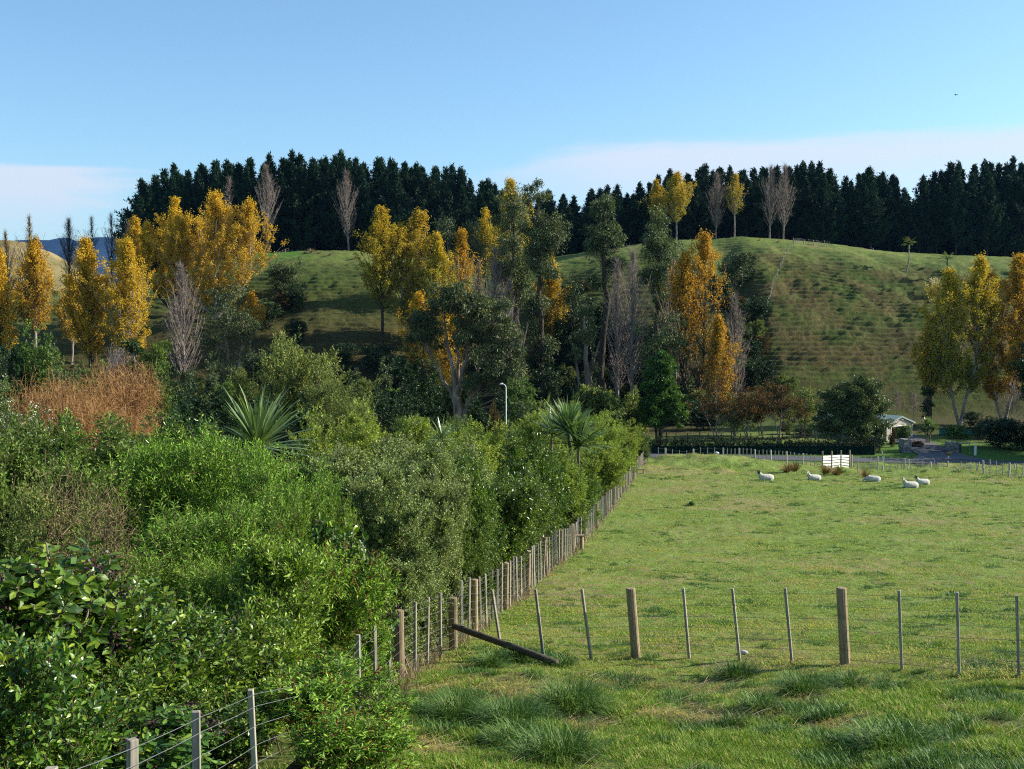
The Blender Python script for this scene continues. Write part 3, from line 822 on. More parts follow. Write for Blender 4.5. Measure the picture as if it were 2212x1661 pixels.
M['olive_leaf'] = leafmat('olive_leaves', [(0.1, (0.060, 0.089, 0.023)), (0.5, (0.162, 0.211, 0.051)), (0.85, (0.323, 0.324, 0.089)), (0.97, (0.459, 0.275, 0.097))], 0.6, 0.15, 0.2, ovar=0.1)
M['mid_leaf'] = leafmat('mid_green_leaves', [(0.1, (0.038, 0.081, 0.015)), (0.5, (0.105, 0.184, 0.029)), (0.95, (0.229, 0.316, 0.051))], 0.5, 0.22, 0.24, ovar=0.14)
M['lime_leaf'] = leafmat('lime_leaves', [(0.08, (0.064, 0.114, 0.016)), (0.42, (0.189, 0.280, 0.032)), (0.9, (0.432, 0.492, 0.060))], 0.5, 0.2, 0.28, ovar=0.12)
M['pitto_leaf'] = leafmat('grey_green_leaves', [(0.1, (0.095, 0.148, 0.036)), (0.5, (0.222, 0.307, 0.073)), (0.95, (0.422, 0.522, 0.156))], 0.45, 0.28, 0.2, ovar=0.10)
M['hebe_leaf'] = leafmat('narrow_bright_leaves', [(0.1, (0.070, 0.146, 0.018)), (0.5, (0.174, 0.320, 0.032)), (0.95, (0.370, 0.529, 0.065))], 0.5, 0.2, 0.25, ovar=0.10)
M['gloss_leaf'] = leafmat('glossy_broad_leaves', [(0.1, (0.029, 0.075, 0.013)), (0.45, (0.075, 0.156, 0.021)), (0.72, (0.178, 0.275, 0.026)), (0.95, (0.339, 0.402, 0.037))], 0.32, 0.38, 0.2, ovar=0.10)
M['gloss_lime'] = leafmat('yellow_green_glossy_leaves', [(0.1, (0.068, 0.135, 0.018)), (0.5, (0.195, 0.307, 0.033)), (0.95, (0.405, 0.510, 0.068))], 0.38, 0.32, 0.24, ovar=0.08)
M['white_flower'] = leafmat('white_flowers', [(0, (0.55, 0.57, 0.48)), (1, (0.78, 0.80, 0.72))], 0.6, 0.3, 0.25)
M['purple_berry'] = leafmat('purple_berries', [(0, (0.022, 0.008, 0.012)), (1, (0.085, 0.028, 0.035))], 0.5, 0.4, 0.05)
M['rust_spike'] = leafmat('rusty_flower_spikes', [(0, (0.10, 0.035, 0.012)), (1, (0.24, 0.085, 0.028))], 0.8, 0.1, 0.1)
M['orange_twig'] = leafmat('orange_brown_twigs', [(0, (0.205, 0.098, 0.030)), (0.6, (0.356, 0.186, 0.060)), (1, (0.497, 0.304, 0.136))], 0.7, 0.2, 0.1, (1, 1, 1), 0.05)
M['grey_stem'] = barkmat('grey_stems', (0.06, 0.05, 0.04), (0.17, 0.14, 0.10), (0.26, 0.22, 0.17), 8, 0.4)
M['brown_stem'] = barkmat('brown_stems', (0.035, 0.025, 0.015), (0.10, 0.07, 0.04), (0.17, 0.12, 0.07), 10, 0.4)
M['strap'] = leafmat('strap_leaves', [(0.05, (0.077, 0.117, 0.043)), (0.5, (0.122, 0.189, 0.065)), (0.95, (0.191, 0.270, 0.108))], 0.32, 0.5, 0.22, ovar=0.08)
M['straw'] = leafmat('dry_straw', [(0, (0.20, 0.135, 0.07)), (0.5, (0.34, 0.245, 0.135)), (1, (0.50, 0.40, 0.25))], 0.7, 0.2, 0.2, (1, 1, 1))
M['grass_blade'] = leafmat('grass_blades', [(0.05, (0.059, 0.111, 0.012)), (0.35, (0.125, 0.241, 0.024)), (0.68, (0.249, 0.359, 0.048)), (0.86, (0.396, 0.392, 0.095)), (0.97, (0.587, 0.431, 0.169))], 0.6, 0.12, 0.28, ovar=0.05)
M['tussock_blade'] = leafmat('bluish_grass_blades', [(0.05, (0.033, 0.081, 0.013)), (0.5, (0.082, 0.169, 0.028)), (0.95, (0.223, 0.304, 0.080))], 0.5, 0.2, 0.2, ovar=0.06)
M['brown_twig'] = leafmat('thin_brown_twigs', [(0, (0.08, 0.055, 0.025)), (0.6, (0.17, 0.12, 0.06)), (1, (0.26, 0.20, 0.11))], 0.7, 0.2, 0.1, (1, 1, 1))
M['rush'] = leafmat('brown_rushes', [(0, (0.09, 0.06, 0.02)), (0.6, (0.22, 0.13, 0.045)), (1, (0.34, 0.22, 0.09))], 0.6, 0.2, 0.15)
M['fern'] = leafmat('fern_leaflets', [(0, (0.06, 0.12, 0.04)), (1, (0.17, 0.26, 0.10))], 0.4, 0.4, 0.3)
M['plume'] = leafmat('cream_plumes', [(0, (0.42, 0.36, 0.24)), (1, (0.62, 0.55, 0.42))], 0.8, 0.1, 0.3)

def plant(name, loc, parts, label, cat, group=None, rz=0.0, sc=None):
    """parts: list of (part name, mesh)"""
    r = empty(name, loc, label, cat, group, rz)
    if sc is not None: r.scale = sc if hasattr(sc, '__len__') else (sc, sc, sc)
    for pn, me in parts: link(pn, me, r)
    return r
# ------------------------------------------------------------------ poplars, bare trees, gums and pines on the hill and valley
def tree(name, x, ytop, D, gen, barkm, leafm, label, cat='tree', group=None, wood='trunk', fol='crown', dz=0.0):
    X, Y, b, h = at(x, ytop, D)
    b += dz; h -= dz
    wd, fl = gen(h)
    parts = []
    if wd.n: parts.append((wood, wd.mesh(name + '_' + wood, M[barkm], True)))
    if fl.n: parts.append((fol, fl.mesh(name + '_' + fol, M[leafm])))
    return plant(name, (X, Y, b), parts, label, cat, group)

GP = 'gold poplars in the valley'
POPLARS = [  # x, top, D, half width px, leaves, material, options, label
    (-8, 545, 204, 52, 6500, 'poplar_gold', dict(low=.2), 'gold poplar cut off by the left edge of the photo'),
    (74, 522, 208, 46, 6500, 'poplar_gold', dict(low=.3, bare_low=.32), 'gold poplar with dark forked trunk, second from the left edge'),
    (150, 600, 214, 40, 2600, 'poplar_gold', dict(low=.2), 'small thin gold poplar between two taller poplars on the left'),
    (190, 520, 204, 50, 7600, 'poplar_gold', dict(low=.16, bare_low=.3), 'gold poplar with pale trunk rising behind the orange shrub'),
    (272, 522, 203, 58, 8600, 'poplar_gold', dict(low=.15, bare_low=.22), 'broad gold poplar left of the grey bare tree, thinning low down'),
    (288, 476, 236, 44, 5600, 'poplar_gold', dict(low=.1), 'gold poplar standing behind, below the left end of the pines'),
    (374, 436, 232, 66, 10000, 'poplar_gold', dict(low=.1, forks=3, peak=.55), 'tall gold poplar rising behind the grey bare tree'),
    (462, 424, 226, 84, 15500, 'poplar_gold', dict(low=.06, forks=3, peak=.36), 'largest gold poplar, its tip against the dark pines'),
    (540, 640, 214, 34, 2600, 'poplar_orange', dict(low=.1), 'low orange poplar at the foot of the largest gold poplar'),
    (822, 455, 216, 56, 7600, 'poplar_green', dict(low=.22, bare_low=.28), 'green gold poplar with a tall bare dark trunk on the left slope'),
    (886, 460, 218, 46, 7600, 'poplar_green', dict(low=.10, forks=2), 'twin topped poplar between slim poplar and long trunked poplar'),
    (944, 510, 216, 36, 5200, 'poplar_green', dict(low=.08), 'slim yellow poplar just left of the half bare orange one'),
    (905, 640, 206, 50, 5200, 'poplar_gold', dict(low=.08), 'short gold poplar filling in behind the spreading gum'),
    (962, 660, 190, 48, 6500, 'poplar_gold', dict(low=.06), 'gold poplar seen through the stems of the spreading gum'),
    (998, 500, 220, 34, 2700, 'poplar_orange', dict(low=.2), 'orange half bare poplar above the spreading gum'),
    (1050, 455, 252, 28, 2500, 'poplar_green', dict(low=.2), 'small yellow poplar peeping out left of the two tall gums'),
    (1104, 392, 236, 46, 6500, 'poplar_green', dict(low=.08), 'yellow poplar standing behind the two tall gums'),
    (1190, 560, 212, 36, 3800, 'poplar_gold', dict(low=.06), 'gold poplar low down behind the right tall gum'),
    (1418, 392, 280, 22, 1500, 'poplar_green', dict(low=.3), 'thin yellow poplar left of the bright one on the crest'),
    (1462, 380, 277, 44, 5200, 'poplar_green', dict(low=.24), 'bright yellow poplar on the crest before the pines'),
    (1588, 378, 281, 24, 950, 'poplar_green', dict(low=.35), 'sparse yellow poplar between the bare poplars on the crest'),
    (1500, 505, 190, 60, 4300, 'poplar_orange', dict(low=.16, forks=2, bare_low=.46, twig_r=.034, ang=(16, 34), peak=.36), 'orange poplar with pale twin trunks in front of the hill'),
    (1556, 690, 186, 46, 3600, 'poplar_orange', dict(low=.12, peak=.5), 'low spreading orange tree at the foot of the hill scrub'),
    (2082, 562, 180, 68, 11500, 'poplar_green', dict(low=.18, forks=2, peak=.5), 'green gold poplar left of the pair by the right edge'),
    (2016, 690, 182, 40, 3400, 'poplar_green', dict(low=.25), 'low gold tree on the left side of the right hand poplars'),
    (2178, 555, 182, 60, 11500, 'poplar_orange', dict(low=.14, forks=2, peak=.5), 'orange gold poplar cut by the right edge of the photo'),
    (2245, 620, 178, 46, 4500, 'poplar_orange', dict(low=.14), 'orange poplar mostly outside the right edge'),
]
for i, (x, yt, D, hw, ln, mt, kw, lb) in enumerate(POPLARS):
    rng = RG(100 + i)
    kw = dict(kw); 
    if mt != 'poplar_green': kw.setdefault('leaf_grad', .2)
    else: kw.setdefault('leaf_grad', .5)
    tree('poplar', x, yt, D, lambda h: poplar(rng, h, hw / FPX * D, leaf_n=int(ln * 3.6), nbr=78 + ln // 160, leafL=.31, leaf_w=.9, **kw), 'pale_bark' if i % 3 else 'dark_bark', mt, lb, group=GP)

BARE = [  # x, top, D, half width px, leaves, label
    (578, 358, 289, 32, 0, 'bare grey poplar on the left crest before the black pines'),
    (752, 370, 290, 26, 0, 'dark bare poplar behind the long trunked poplar, against the pines'),
    (495, 386, 292, 16, 0, 'thin bare poplar against the left pines above the largest gold poplar'),
    (396, 572, 198, 58, 0, 'wide bushy grey bare tree in front of the largest gold poplar'),
    (1072, 536, 200, 40, 0, 'tall grey bare poplar left of the two tall gums'),
    (1100, 600, 192, 40, 240, 'pale bare tree leaning out over the spreading gum'),
    (1036, 560, 206, 26, 500, 'half bare poplar with a few brown leaves beside the grey one'),
    (1334, 560, 192, 32, 0, 'left of two bare poplars with white stems in the gully'),
    (1366, 540, 190, 42, 0, 'right of two bare poplars with white stems in the gully'),
    (1462, 560, 196, 36, 350, 'bare pale poplar just left of the orange twin trunk poplar'),
    (1548, 378, 283, 25, 0, 'bare poplar left of the sparse yellow poplar on the crest'),
    (1664, 362, 285, 29, 0, 'left of the two tall bare poplars side by side on the crest'),
    (1694, 358, 286, 31, 0, 'right of the two tall bare poplars side by side on the crest'),
    (1590, 640, 188, 30, 0, 'thin leafless tree beside the hillside scrub'),
    (62, 466, 330, 42, 700, 'nearly bare pale tree on the skyline at far left'),
    (14, 500, 320, 26, 300, 'nearly bare pale tree at the left edge of the skyline'),
    (150, 474, 300, 26, 0, 'leftmost of three bare skyline trees before the blue mountains'),
    (195, 470, 300, 17, 0, 'middle of three bare skyline trees before the blue mountains'),
    (238, 464, 300, 22, 0, 'tallest bare skyline tree before the blue mountains'),
    (278, 480, 290, 18, 0, 'bare tree between the blue mountains and the first pine'),
]
for i, (x, yt, D, hw, ln, lb) in enumerate(BARE):
    rng = RG(300 + i)
    far = D > 295
    tree('bare_tree', x, yt, D, lambda h: poplar(rng, h, hw / FPX * D, leaf_n=ln, nbr=110 if hw > 24 else 60, low=.16, leafL=.34, twig_r=.026 if not far else .024, ang=(15, 36), peak=.45, twigs=10), 'grey_twig' if D < 295 else 'dark_bark', 'poplar_orange', lb, group='bare trees among the poplars')

# gums: envelopes in metres from the base, limbs grow to the leaf clumps
def gum(x, yt, D, ells, nclump, cr, per, trunk, label, leafm='gum_leaf', barkm='gum_bark', L=.52, Wd=.17, seed=1, name='gum_tree', droop=.45, group='gum trees', **kw):
    X, Y, b, h = at(x, yt, D)
    px = D / FPX
    E = [((ex - x) * px, ey, CZ + (690 - cyy) * px - b, rx * px, rx * px * .8, rz * px) for ex, ey, cyy, rx, rz in ells]
    T = [[((tx - x) * px, tyy, CZ + (690 - ty) * px - b, r) for tx, tyy, ty, r in ch] for ch in trunk]
    for ch in T: ch[0] = (ch[0][0], ch[0][1], -0.5, ch[0][3])
    wd, fl = clump_tree(RG(seed), E, nclump, cr, per, L, Wd, T, droop=droop, **kw)
    return plant(name, (X, Y, b), [('trunk', wd.mesh(name + '_trunk', M[barkm], True)), ('crown', fl.mesh(name + '_crown', M[leafm]))], label, 'tree', group)
gum(988, 605, 166, [(985, 0, 655, 60, 46), (930, 1, 705, 52, 42), (1040, -1, 700, 62, 60), (1085, -2, 770, 50, 66), (1010, 2, 735, 56, 40), (1100, 0, 820, 36, 40), (908, 0, 705, 30, 42), (1050, -2, 825, 40, 24)], 230, 1.2, 150,
    [[(988, 0, 910, .75), (986, 0, 860, .62), (975, 0, 800, .38), (965, 0, 740, .24), (960, 0, 690, .12)],
     [(990, 0, 905, .6), (992, 0, 850, .45), (1005, -.5, 790, .3), (1012, -.5, 720, .2), (1018, -1, 660, .1)],
     [(986, 0, 900, .45), (978, .4, 850, .34), (945, .5, 800, .2), (915, .5, 740, .14), (905, .5, 700, .08)],
     [(992, 0, 900, .5), (1012, -.5, 860, .36), (1050, -1, 815, .25), (1080, -1.5, 780, .15), (1095, -2, 745, .09)],
     [(984, .5, 900, .4), (990, .5, 820, .3), (985, .5, 740, .2), (990, 0, 670, .1)],
     [(994, 0, 905, .42), (1022, 0, 865, .3), (1030, 0, 800, .24), (1042, -.5, 730, .16), (1050, -1, 670, .08)]],
    'spreading gum with many pale stems at the centre of the photo', seed=11, br_r=.06)
gum(1108, 405, 204, [(1105, 0, 470, 36, 60), (1100, 0, 545, 34, 50), (1118, 1, 620, 26, 50), (1090, 0, 600, 22, 30)], 90, 1.5, 140,
    [[(1120, 0, 880, .55), (1118, 0, 700, .42), (1112, 0, 560, .3), (1106, 0, 430, .08)]], 'left of the two tall gums with dark green tops', seed=12, barkm='dark_bark')
gum(1162, 385, 200, [(1158, 0, 425, 20, 40), (1166, 0, 500, 38, 55), (1195, 0, 515, 30, 34), (1172, 0, 575, 36, 50), (1160, 1, 660, 22, 40), (1180, 0, 760, 28, 40), (1142, 0, 720, 16, 40)], 125, 1.45, 140,
    [[(1166, 0, 885, .6), (1164, 0, 700, .46), (1166, 0, 550, .32), (1160, 0, 400, .06)]], 'right and taller of the two tall gums', seed=13, barkm='dark_bark')
gum(1306, 425, 196, [(1305, 0, 465, 26, 40), (1312, 0, 515, 38, 34), (1290, 0, 530, 26, 30), (1325, 0, 575, 22, 24), (1290, 0, 610, 18, 20)], 80, 1.3, 140,
    [[(1306, 0, 885, .72), (1304, 0, 740, .56), (1306, 0, 600, .45), (1306, 0, 440, .08)]], 'tall gum with a thick straight trunk and a rounded cap of leaves', seed=14, barkm='dark_bark')
gum(1424, 446, 200, [(1420, 0, 480, 22, 36), (1424, 0, 540, 42, 44), (1418, 0, 600, 40, 30), (1430, 0, 640, 26, 30)], 85, 1.4, 140,
    [[(1424, 0, 885, .5), (1424, 0, 650, .38), (1424, 0, 470, .07)]], 'dark cone shaped gum below the bright yellow crest poplar', seed=15, barkm='dark_bark')
gum(1432, 662, 186, [(1432, 0, 705, 46, 40), (1420, 0, 760, 44, 40), (1460, 0, 750, 30, 40), (1400, 0, 740, 22, 40), (1440, 0, 810, 40, 36)], 75, 1.2, 80,
    [[(1436, 0, 905, .3), (1434, 0, 780, .22), (1432, 0, 690, .08)], [(1452, 0, 905, .26), (1458, 0, 790, .18), (1462, 0, 720, .06)]], 'low rounded gum behind the dense round tree', seed=16)
gum(490, 608, 194, [(488, 0, 660, 48, 50), (520, 0, 720, 40, 50), (460, 0, 730, 34, 44), (495, 0, 790, 46, 40)], 80, 1.35, 85,
    [[(492, 0, 860, .4), (490, 0, 740, .28), (486, 0, 640, .08)], [(505, 0, 860, .3), (520, 0, 760, .2), (525, 0, 690, .06)]], 'dark green gum below the largest gold poplar, right of the grey tree', seed=17)
gum(966, 468, 232, [(966, 0, 505, 26, 36), (975, 0, 570, 26, 50)], 40, 1.5, 80, [[(968, 0, 700, .3), (966, 0, 490, .06)]], 'small dark gum top behind the slim yellow poplar', seed=18)
gum(1024, 480, 236, [(1022, 0, 512, 24, 30), (1032, 0, 560, 26, 50)], 40, 1.5, 80, [[(1024, 0, 700, .3), (1024, 0, 500, .06)]], 'small dark gum top behind the orange half bare poplar', seed=19)
gum(1266, 640, 192, [(1262, 0, 675, 16, 34), (1270, 0, 720, 20, 18), (1250, 0, 760, 20, 24), (1282, 0, 790, 20, 16)], 34, .9, 50,
    [[(1264, 0, 860, .62), (1266, 0, 800, .5), (1270, 0, 740, .36), (1262, 0, 690, .2), (1260, 0, 655, .06)], [(1268, 0, 850, .4), (1282, 0, 780, .26), (1296, -.5, 735, .1)], [(1262, 0, 850, .35), (1246, 0, 770, .2), (1232, 0, 735, .08)]], 'broken gum with a pale trunk and stubby dead limbs', seed=20)
gum(1312, 690, 210, [(1240, 0, 640, 24, 60), (1250, 0, 740, 30, 60), (1220, 0, 700, 24, 60), (1340, 0, 760, 44, 60), (1380, 0, 800, 40, 50), (1300, 0, 800, 30, 50)], 80, 1.5, 70, [[(1240, 0, 860, .2), (1240, 0, 650, .05)], [(1340, 0, 870, .2), (1340, 0, 740, .05)]], 'dark native trees filling the gully behind the bare poplars', leafm='dark_leaf', barkm='dark_bark', seed=21, name='gully_tree', droop=.05, group=None)

# the pines on the ridge
PINES = []
for v in range(6):
    rng = RG(500 + v)
    h, w = (24, 24, 22, 26, 20, 23)[v], (7.6, 6.4, 7.0, 7.0, 6.0, 8.4)[v]
    wd, fl = pine(rng, h, w, whorls=int(h * 1.15), low=(.06, .10, .05, .12, .05, .08)[v], tuft=19)
    PINES.append((h, wd.mesh('pine_trunk', M['dark_bark'], True), fl.mesh('pine_crown', M['pine_needle'])))
def sky_l(x): return np.interp(x, [292, 303, 315, 330, 362, 400, 450, 500, 550, 600, 700, 760, 800, 860, 900, 950, 1000, 1040, 1085], [450, 400, 388, 374, 362, 364, 356, 350, 342, 338, 338, 338, 348, 345, 352, 362, 370, 386, 402])
def sky_r(x): return np.interp(x, [1120, 1200, 1225, 1255, 1300, 1330, 1345, 1385, 1400, 1440, 1480, 1500, 1560, 1600, 1650, 1700, 1760, 1810, 1830, 1880, 1930, 1950, 1966, 1976, 1990, 2030, 2060, 2110, 2160, 2212, 2300], [418, 415, 425, 418, 405, 386, 430, 400, 382, 372, 376, 360, 362, 368, 352, 362, 355, 366, 382, 366, 376, 392, 420, 412, 386, 372, 352, 358, 346, 350, 352])
prng = RG(77)
def put_pine(x, D, ytop, label, group):
    v = prng.integers(0, 6)
    h0, tm, cm = PINES[v]
    X, Y, b, h = at(x, ytop, D)
    if h < 4: return
    r = empty('pine_tree', (X, Y, b - .3), label, 'pine', group, prng.random() * 6.28)
    s = (h + .3) / h0
    q = min(max(s, .85), 1.15) * prng.uniform(.9, 1.1)
    r.scale = (q, q, s)
    link('trunk', tm, r); link('crown', cm, r)
for x0, x1, fn, lab, grp in ((297, 1082, sky_l, 'dark pine in the dense stand on the ridge behind the gold poplars', 'pines on the left ridge'), (1130, 2290, sky_r, 'dark pine in the long row behind the crest of the right hill', 'pines behind the right hill')):
    for row, (D, step, dy) in enumerate(((298, 34, 26), (306, 27, 4), (315, 34, 8))):
        x = x0 + row * 7
        while x < x1:
            xx = x + prng.uniform(-7, 7)
            gap = fn is sky_r and 1958 < xx < 1980
            yt = fn(xx) + dy * prng.uniform(.2, 1.5) + prng.uniform(-7, 14)
            ln = lab
            if fn is sky_r and xx > 1980: ln = 'dark pine in the tall clump at the right end of the ridge'
            elif fn is sky_r and xx < 1400: ln = 'dark pine on the low saddle between the gums and the yellow crest poplar'
            if not (gap and row < 2): put_pine(xx, D + prng.uniform(-3, 3), yt, ln, grp if ln is lab else ln.replace('dark pine', 'pines'))
            x += step * prng.uniform(.8, 1.2)
# ------------------------------------------------------------------ hedges, shrubs, grass
def hit(x, y, lo=8.0, hi=300.0):
    """where the line of sight through x, y meets the ground between distances lo and hi"""
    D = np.linspace(lo, hi, 1200)
    p = np.array([W(x, y, d) for d in D])
    g = ground(p[:, 0], p[:, 1])
    below = np.nonzero(p[:, 2] <= g)[0]
    i = below[0] if len(below) else len(D) - 1
    return p[i, 0], p[i, 1], float(g[i])

KINDS = {}
def kind(key, w, h, make, leafm, stemm, n=2, extra=None):
    out = []
    for v in range(n):
        rng = RG(abs(hash_name(key)) + v * 31)
        r = make(rng, w, h)
        ms = [('stems', r[0].mesh(key + '_stems', M[stemm], True)), ('foliage', r[1].mesh(key + '_foliage', M[leafm]))]
        if len(r) > 3:
            for pn, mb, mt in r[3]: ms.append((pn, mb.mesh(key + '_' + pn, M[mt])))
        out.append(ms)
    KINDS[key] = (w, h, out)
def hash_name(s):
    v = 7
    for c in s: v = (v * 131 + ord(c)) % 100003
    return v

def mk_gloss(rng, w, h):
    return shoot_bush(rng, lumps(rng, w, h, 7), 1500, .30, 9, .105, .046, ang=58, up=.75, shape=7, fold=.12, droop=.5, fill=.55, stem_n=22, stem_r=.013)
def mk_lance(rng, w, h):
    return shoot_bush(rng, lumps(rng, w, h, 7), 1500, .34, 11, .105, .032, ang=48, up=.9, shape=7, fold=.12, droop=.5, fill=.55, stem_n=20, stem_r=.012)
def mk_finger(rng, w, h):
    wd, fl, (p, d, sl) = shoot_bush(rng, lumps(rng, w, h, 7), 640, .14, 8, .155, .072, ang=76, up=.8, shape=7, fold=.10, droop=.7, fill=.5, stem_n=16, stem_r=.022, tip=.1, shoot_r=.008)
    be = MB()
    i = rng.choice(len(p), 46, replace=False)
    k = np.repeat(i, 70)
    q = p[k] + d[k] * 0.10 + rng.normal(size=(len(k), 3)) * .06
    leaves(be, rng, q, runit(rng, len(k)), .035, .03, rng.random(len(k)), .2)
    return wd, fl, None, [('berries', be, 'purple_berry')]
def mk_hebe(rng, w, h):
    return shoot_bush(rng, lumps(rng, w, h, 9), 2600, .24, 13, .092, .019, ang=60, up=.75, shape=5, fold=.10, droop=.6, fill=.45, stem_n=20, stem_r=.010)
def mk_rust(rng, w, h):
    wd, fl, (p, d, sl) = shoot_bush(rng, lumps(rng, w, h, 8), 1250, .24, 13, .095, .022, ang=60, up=.6, shape=5, fold=.10, droop=.6, fill=.55, stem_n=26, stem_r=.009, tone=.6)
    sp = MB(); i = rng.choice(len(p), 330, replace=False)
    a = p[i] + d[i] * .10
    dd = norm(d[i] + .8 * rng.normal(size=(len(i), 3)))
    sticks(sp, a, a + dd * .11, .007, .003, 3, rng.random(len(i)))
    k = np.repeat(np.arange(len(i)), 14); t = rng.random(len(k))
    leaves(sp, rng, a[k] + dd[k] * (.11 * t)[:, None], runit(rng, len(k)), .02, .012, rng.random(len(k)), .2)
    return wd, fl, None, [('flower_spikes', sp, 'rust_spike')]
def mk_pitto(rng, w, h):
    return shoot_bush(rng, lumps(rng, w, h, 12, spread=.62), 4300, .26, 13, .058, .034, ang=62, up=.6, shape=4, fill=.42, stem_n=14, stem_r=.014, rough=.2)
def mk_lime(rng, w, h):
    return shoot_bush(rng, lumps(rng, w, h, 12, spread=.66), 2700, .42, 12, .125, .052, ang=58, up=.85, shape=4, fill=.45, stem_n=12, stem_r=.03, rough=.2)
def mk_dense(rng, w, h):
    return shoot_bush(rng, lumps(rng, w, h, 11, spread=.6), 2300, .34, 11, .105, .046, ang=60, up=.6, shape=5, fill=.45, stem_n=14, stem_r=.02, rough=.2)
def mk_white(rng, w, h):
    wd, fl, (p, d, sl) = shoot_bush(rng, lumps(rng, w, h, 9), 1500, .3, 10, .085, .045, ang=60, up=.6, shape=4, fill=.5, stem_n=14, stem_r=.014)
    fw = MB(); i = rng.choice(len(p), 220, replace=False); k = np.repeat(i, 14)
    leaves(fw, rng, p[k] + d[k] * .14 + rng.normal(size=(len(k), 3)) * .06, runit(rng, len(k)), .045, .035, rng.random(len(k)), .2)
    return wd, fl, None, [('flowers', fw, 'white_flower')]
def mk_twiggy(rng, w, h, n=900, per=10, tr=1.0):
    e = lumps(rng, w, h, 8)
    p, o, gi = ell_points(rng, e, n, .8, .1)
    wd, fl = MB(), MB()
    d = norm(o * .6 + np.array([0, 0, .42]) + .6 * rng.normal(size=(n, 3)))
    L = rng.uniform(.5, 1.0, n) * h * .22
    for rep in range(9):
        dd = norm(d + 1.1 * rng.normal(size=(n, 3))); a = p + rng.normal(size=(n, 3)) * .10 * h * .4
        LL = L * rng.uniform(.35, .9, n)
        m = a + dd * (LL * .5)[:, None]; b = m + norm(dd + np.array([0, 0, -.35]) + .5 * rng.normal(size=(n, 3))) * (LL * .5)[:, None]
        sticks(fl, a, m, tr * .0021 * h, tr * .0014 * h, 3, rng.random(n)); sticks(fl, m, b, tr * .0014 * h, tr * .0007 * h, 3, rng.random(n))
    s = rng.choice(n, 40)
    sticks(wd, np.stack([rng.normal(size=40) * w * .1, rng.normal(size=40) * w * .1, 0 * s], -1), p[s], .008 * h, .003 * h, 4)
    return wd, fl, None
def mk_twigleaf(rng, w, h):
    wd, fl, _ = mk_twiggy(rng, w, h, 200)
    w2, f2, _ = shoot_bush(rng, lumps(rng, w, h, 8), 1700, .3, 12, .05, .022, ang=50, up=.9, shape=4, fill=.7, stem_n=4)
    return wd, f2, None, [('twigs', fl, 'brown_twig')]
def mk_scrub(rng, w, h):
    return shoot_bush(rng, lumps(rng, w, h, 10, spread=.66), 800, .5, 9, .30, .13, ang=60, up=.55, shape=4, fill=.5, stem_n=9, stem_r=.035, rough=.22)
kind('glossy_shrub', 2.4, 2.4, mk_gloss, 'gloss_leaf', 'brown_stem', 3)
kind('lance_shrub', 1.9, 2.6, mk_lance, 'gloss_lime', 'brown_stem', 2)
kind('finger_tree', 2.2, 2.8, mk_finger, 'gloss_leaf', 'grey_stem', 2)
kind('hebe', 3.0, 2.6, mk_hebe, 'hebe_leaf', 'brown_stem', 3)
kind('spiked_hebe', 1.9, 1.9, mk_rust, 'hebe_leaf', 'brown_stem', 2)
kind('grey_green_bush', 2.0, 3.6, mk_pitto, 'pitto_leaf', 'grey_stem', 3)
kind('lime_bush', 3.8, 5.2, mk_lime, 'lime_leaf', 'grey_stem', 3)
kind('dark_bush', 2.6, 3.6, mk_dense, 'gloss_leaf', 'brown_stem', 2)
kind('green_bush', 2.8, 3.8, mk_dense, 'mid_leaf', 'brown_stem', 2)
kind('flowering_bush', 2.6, 3.6, mk_white, 'mid_leaf', 'grey_stem', 1)
kind('twiggy_bush', 1.8, 2.6, mk_twigleaf, 'olive_leaf', 'brown_stem', 2)
kind('olive_bush', 6.0, 7.0, lambda r, w, h: shoot_bush(r, lumps(r, w, h, 14, spread=.7), 3000, .6, 11, .20, .075, ang=55, up=1.0, shape=4, fill=.45, stem_n=16, stem_r=.06, rough=.2), 'olive_leaf', 'dark_bark', 2)
kind('dark_scrub', 5.0, 5.0, mk_scrub, 'dark_leaf', 'dark_bark', 3)
kind('green_scrub', 5.0, 5.0, mk_scrub, 'mid_leaf', 'dark_bark', 2)
kind('gum_scrub', 5.0, 6.0, mk_scrub, 'gum_leaf', 'grey_stem', 2)
kind('olive_scrub', 4.0, 4.0, mk_scrub, 'olive_leaf', 'dark_bark', 2)
kind('autumn_scrub', 4.0, 4.0, mk_scrub, 'autumn_leaf', 'dark_bark', 2)

for k_, lf_, bk_ in (('dark_scrub', 'dark_leaf', 'dark_bark'), ('green_scrub', 'mid_leaf', 'dark_bark'), ('gum_scrub', 'gum_leaf', 'grey_stem'), ('olive_scrub', 'olive_leaf', 'dark_bark'), ('autumn_scrub', 'autumn_leaf', 'dark_bark')):
    kind(k_ + '_tall', 5.0, 12.0, lambda r, w, h: shoot_bush(r, lumps(r, w, h, 20, spread=.75), 1900, .5, 9, .28, .13, ang=60, up=.55, shape=4, fill=.5, stem_n=9, stem_r=.05, rough=.22), lf_, bk_, 2)
kind('olive_bush_tall', 6.0, 13.0, lambda r, w, h: shoot_bush(r, lumps(r, w, h, 22, spread=.8), 4600, .6, 11, .20, .075, ang=55, up=1.0, shape=4, fill=.45, stem_n=16, stem_r=.07, rough=.2), 'olive_leaf', 'dark_bark', 2)
kind('flowering_bush_tall', 2.6, 7.5, mk_white, 'mid_leaf', 'grey_stem', 1)
srng = RG(4242)
CNT = {}
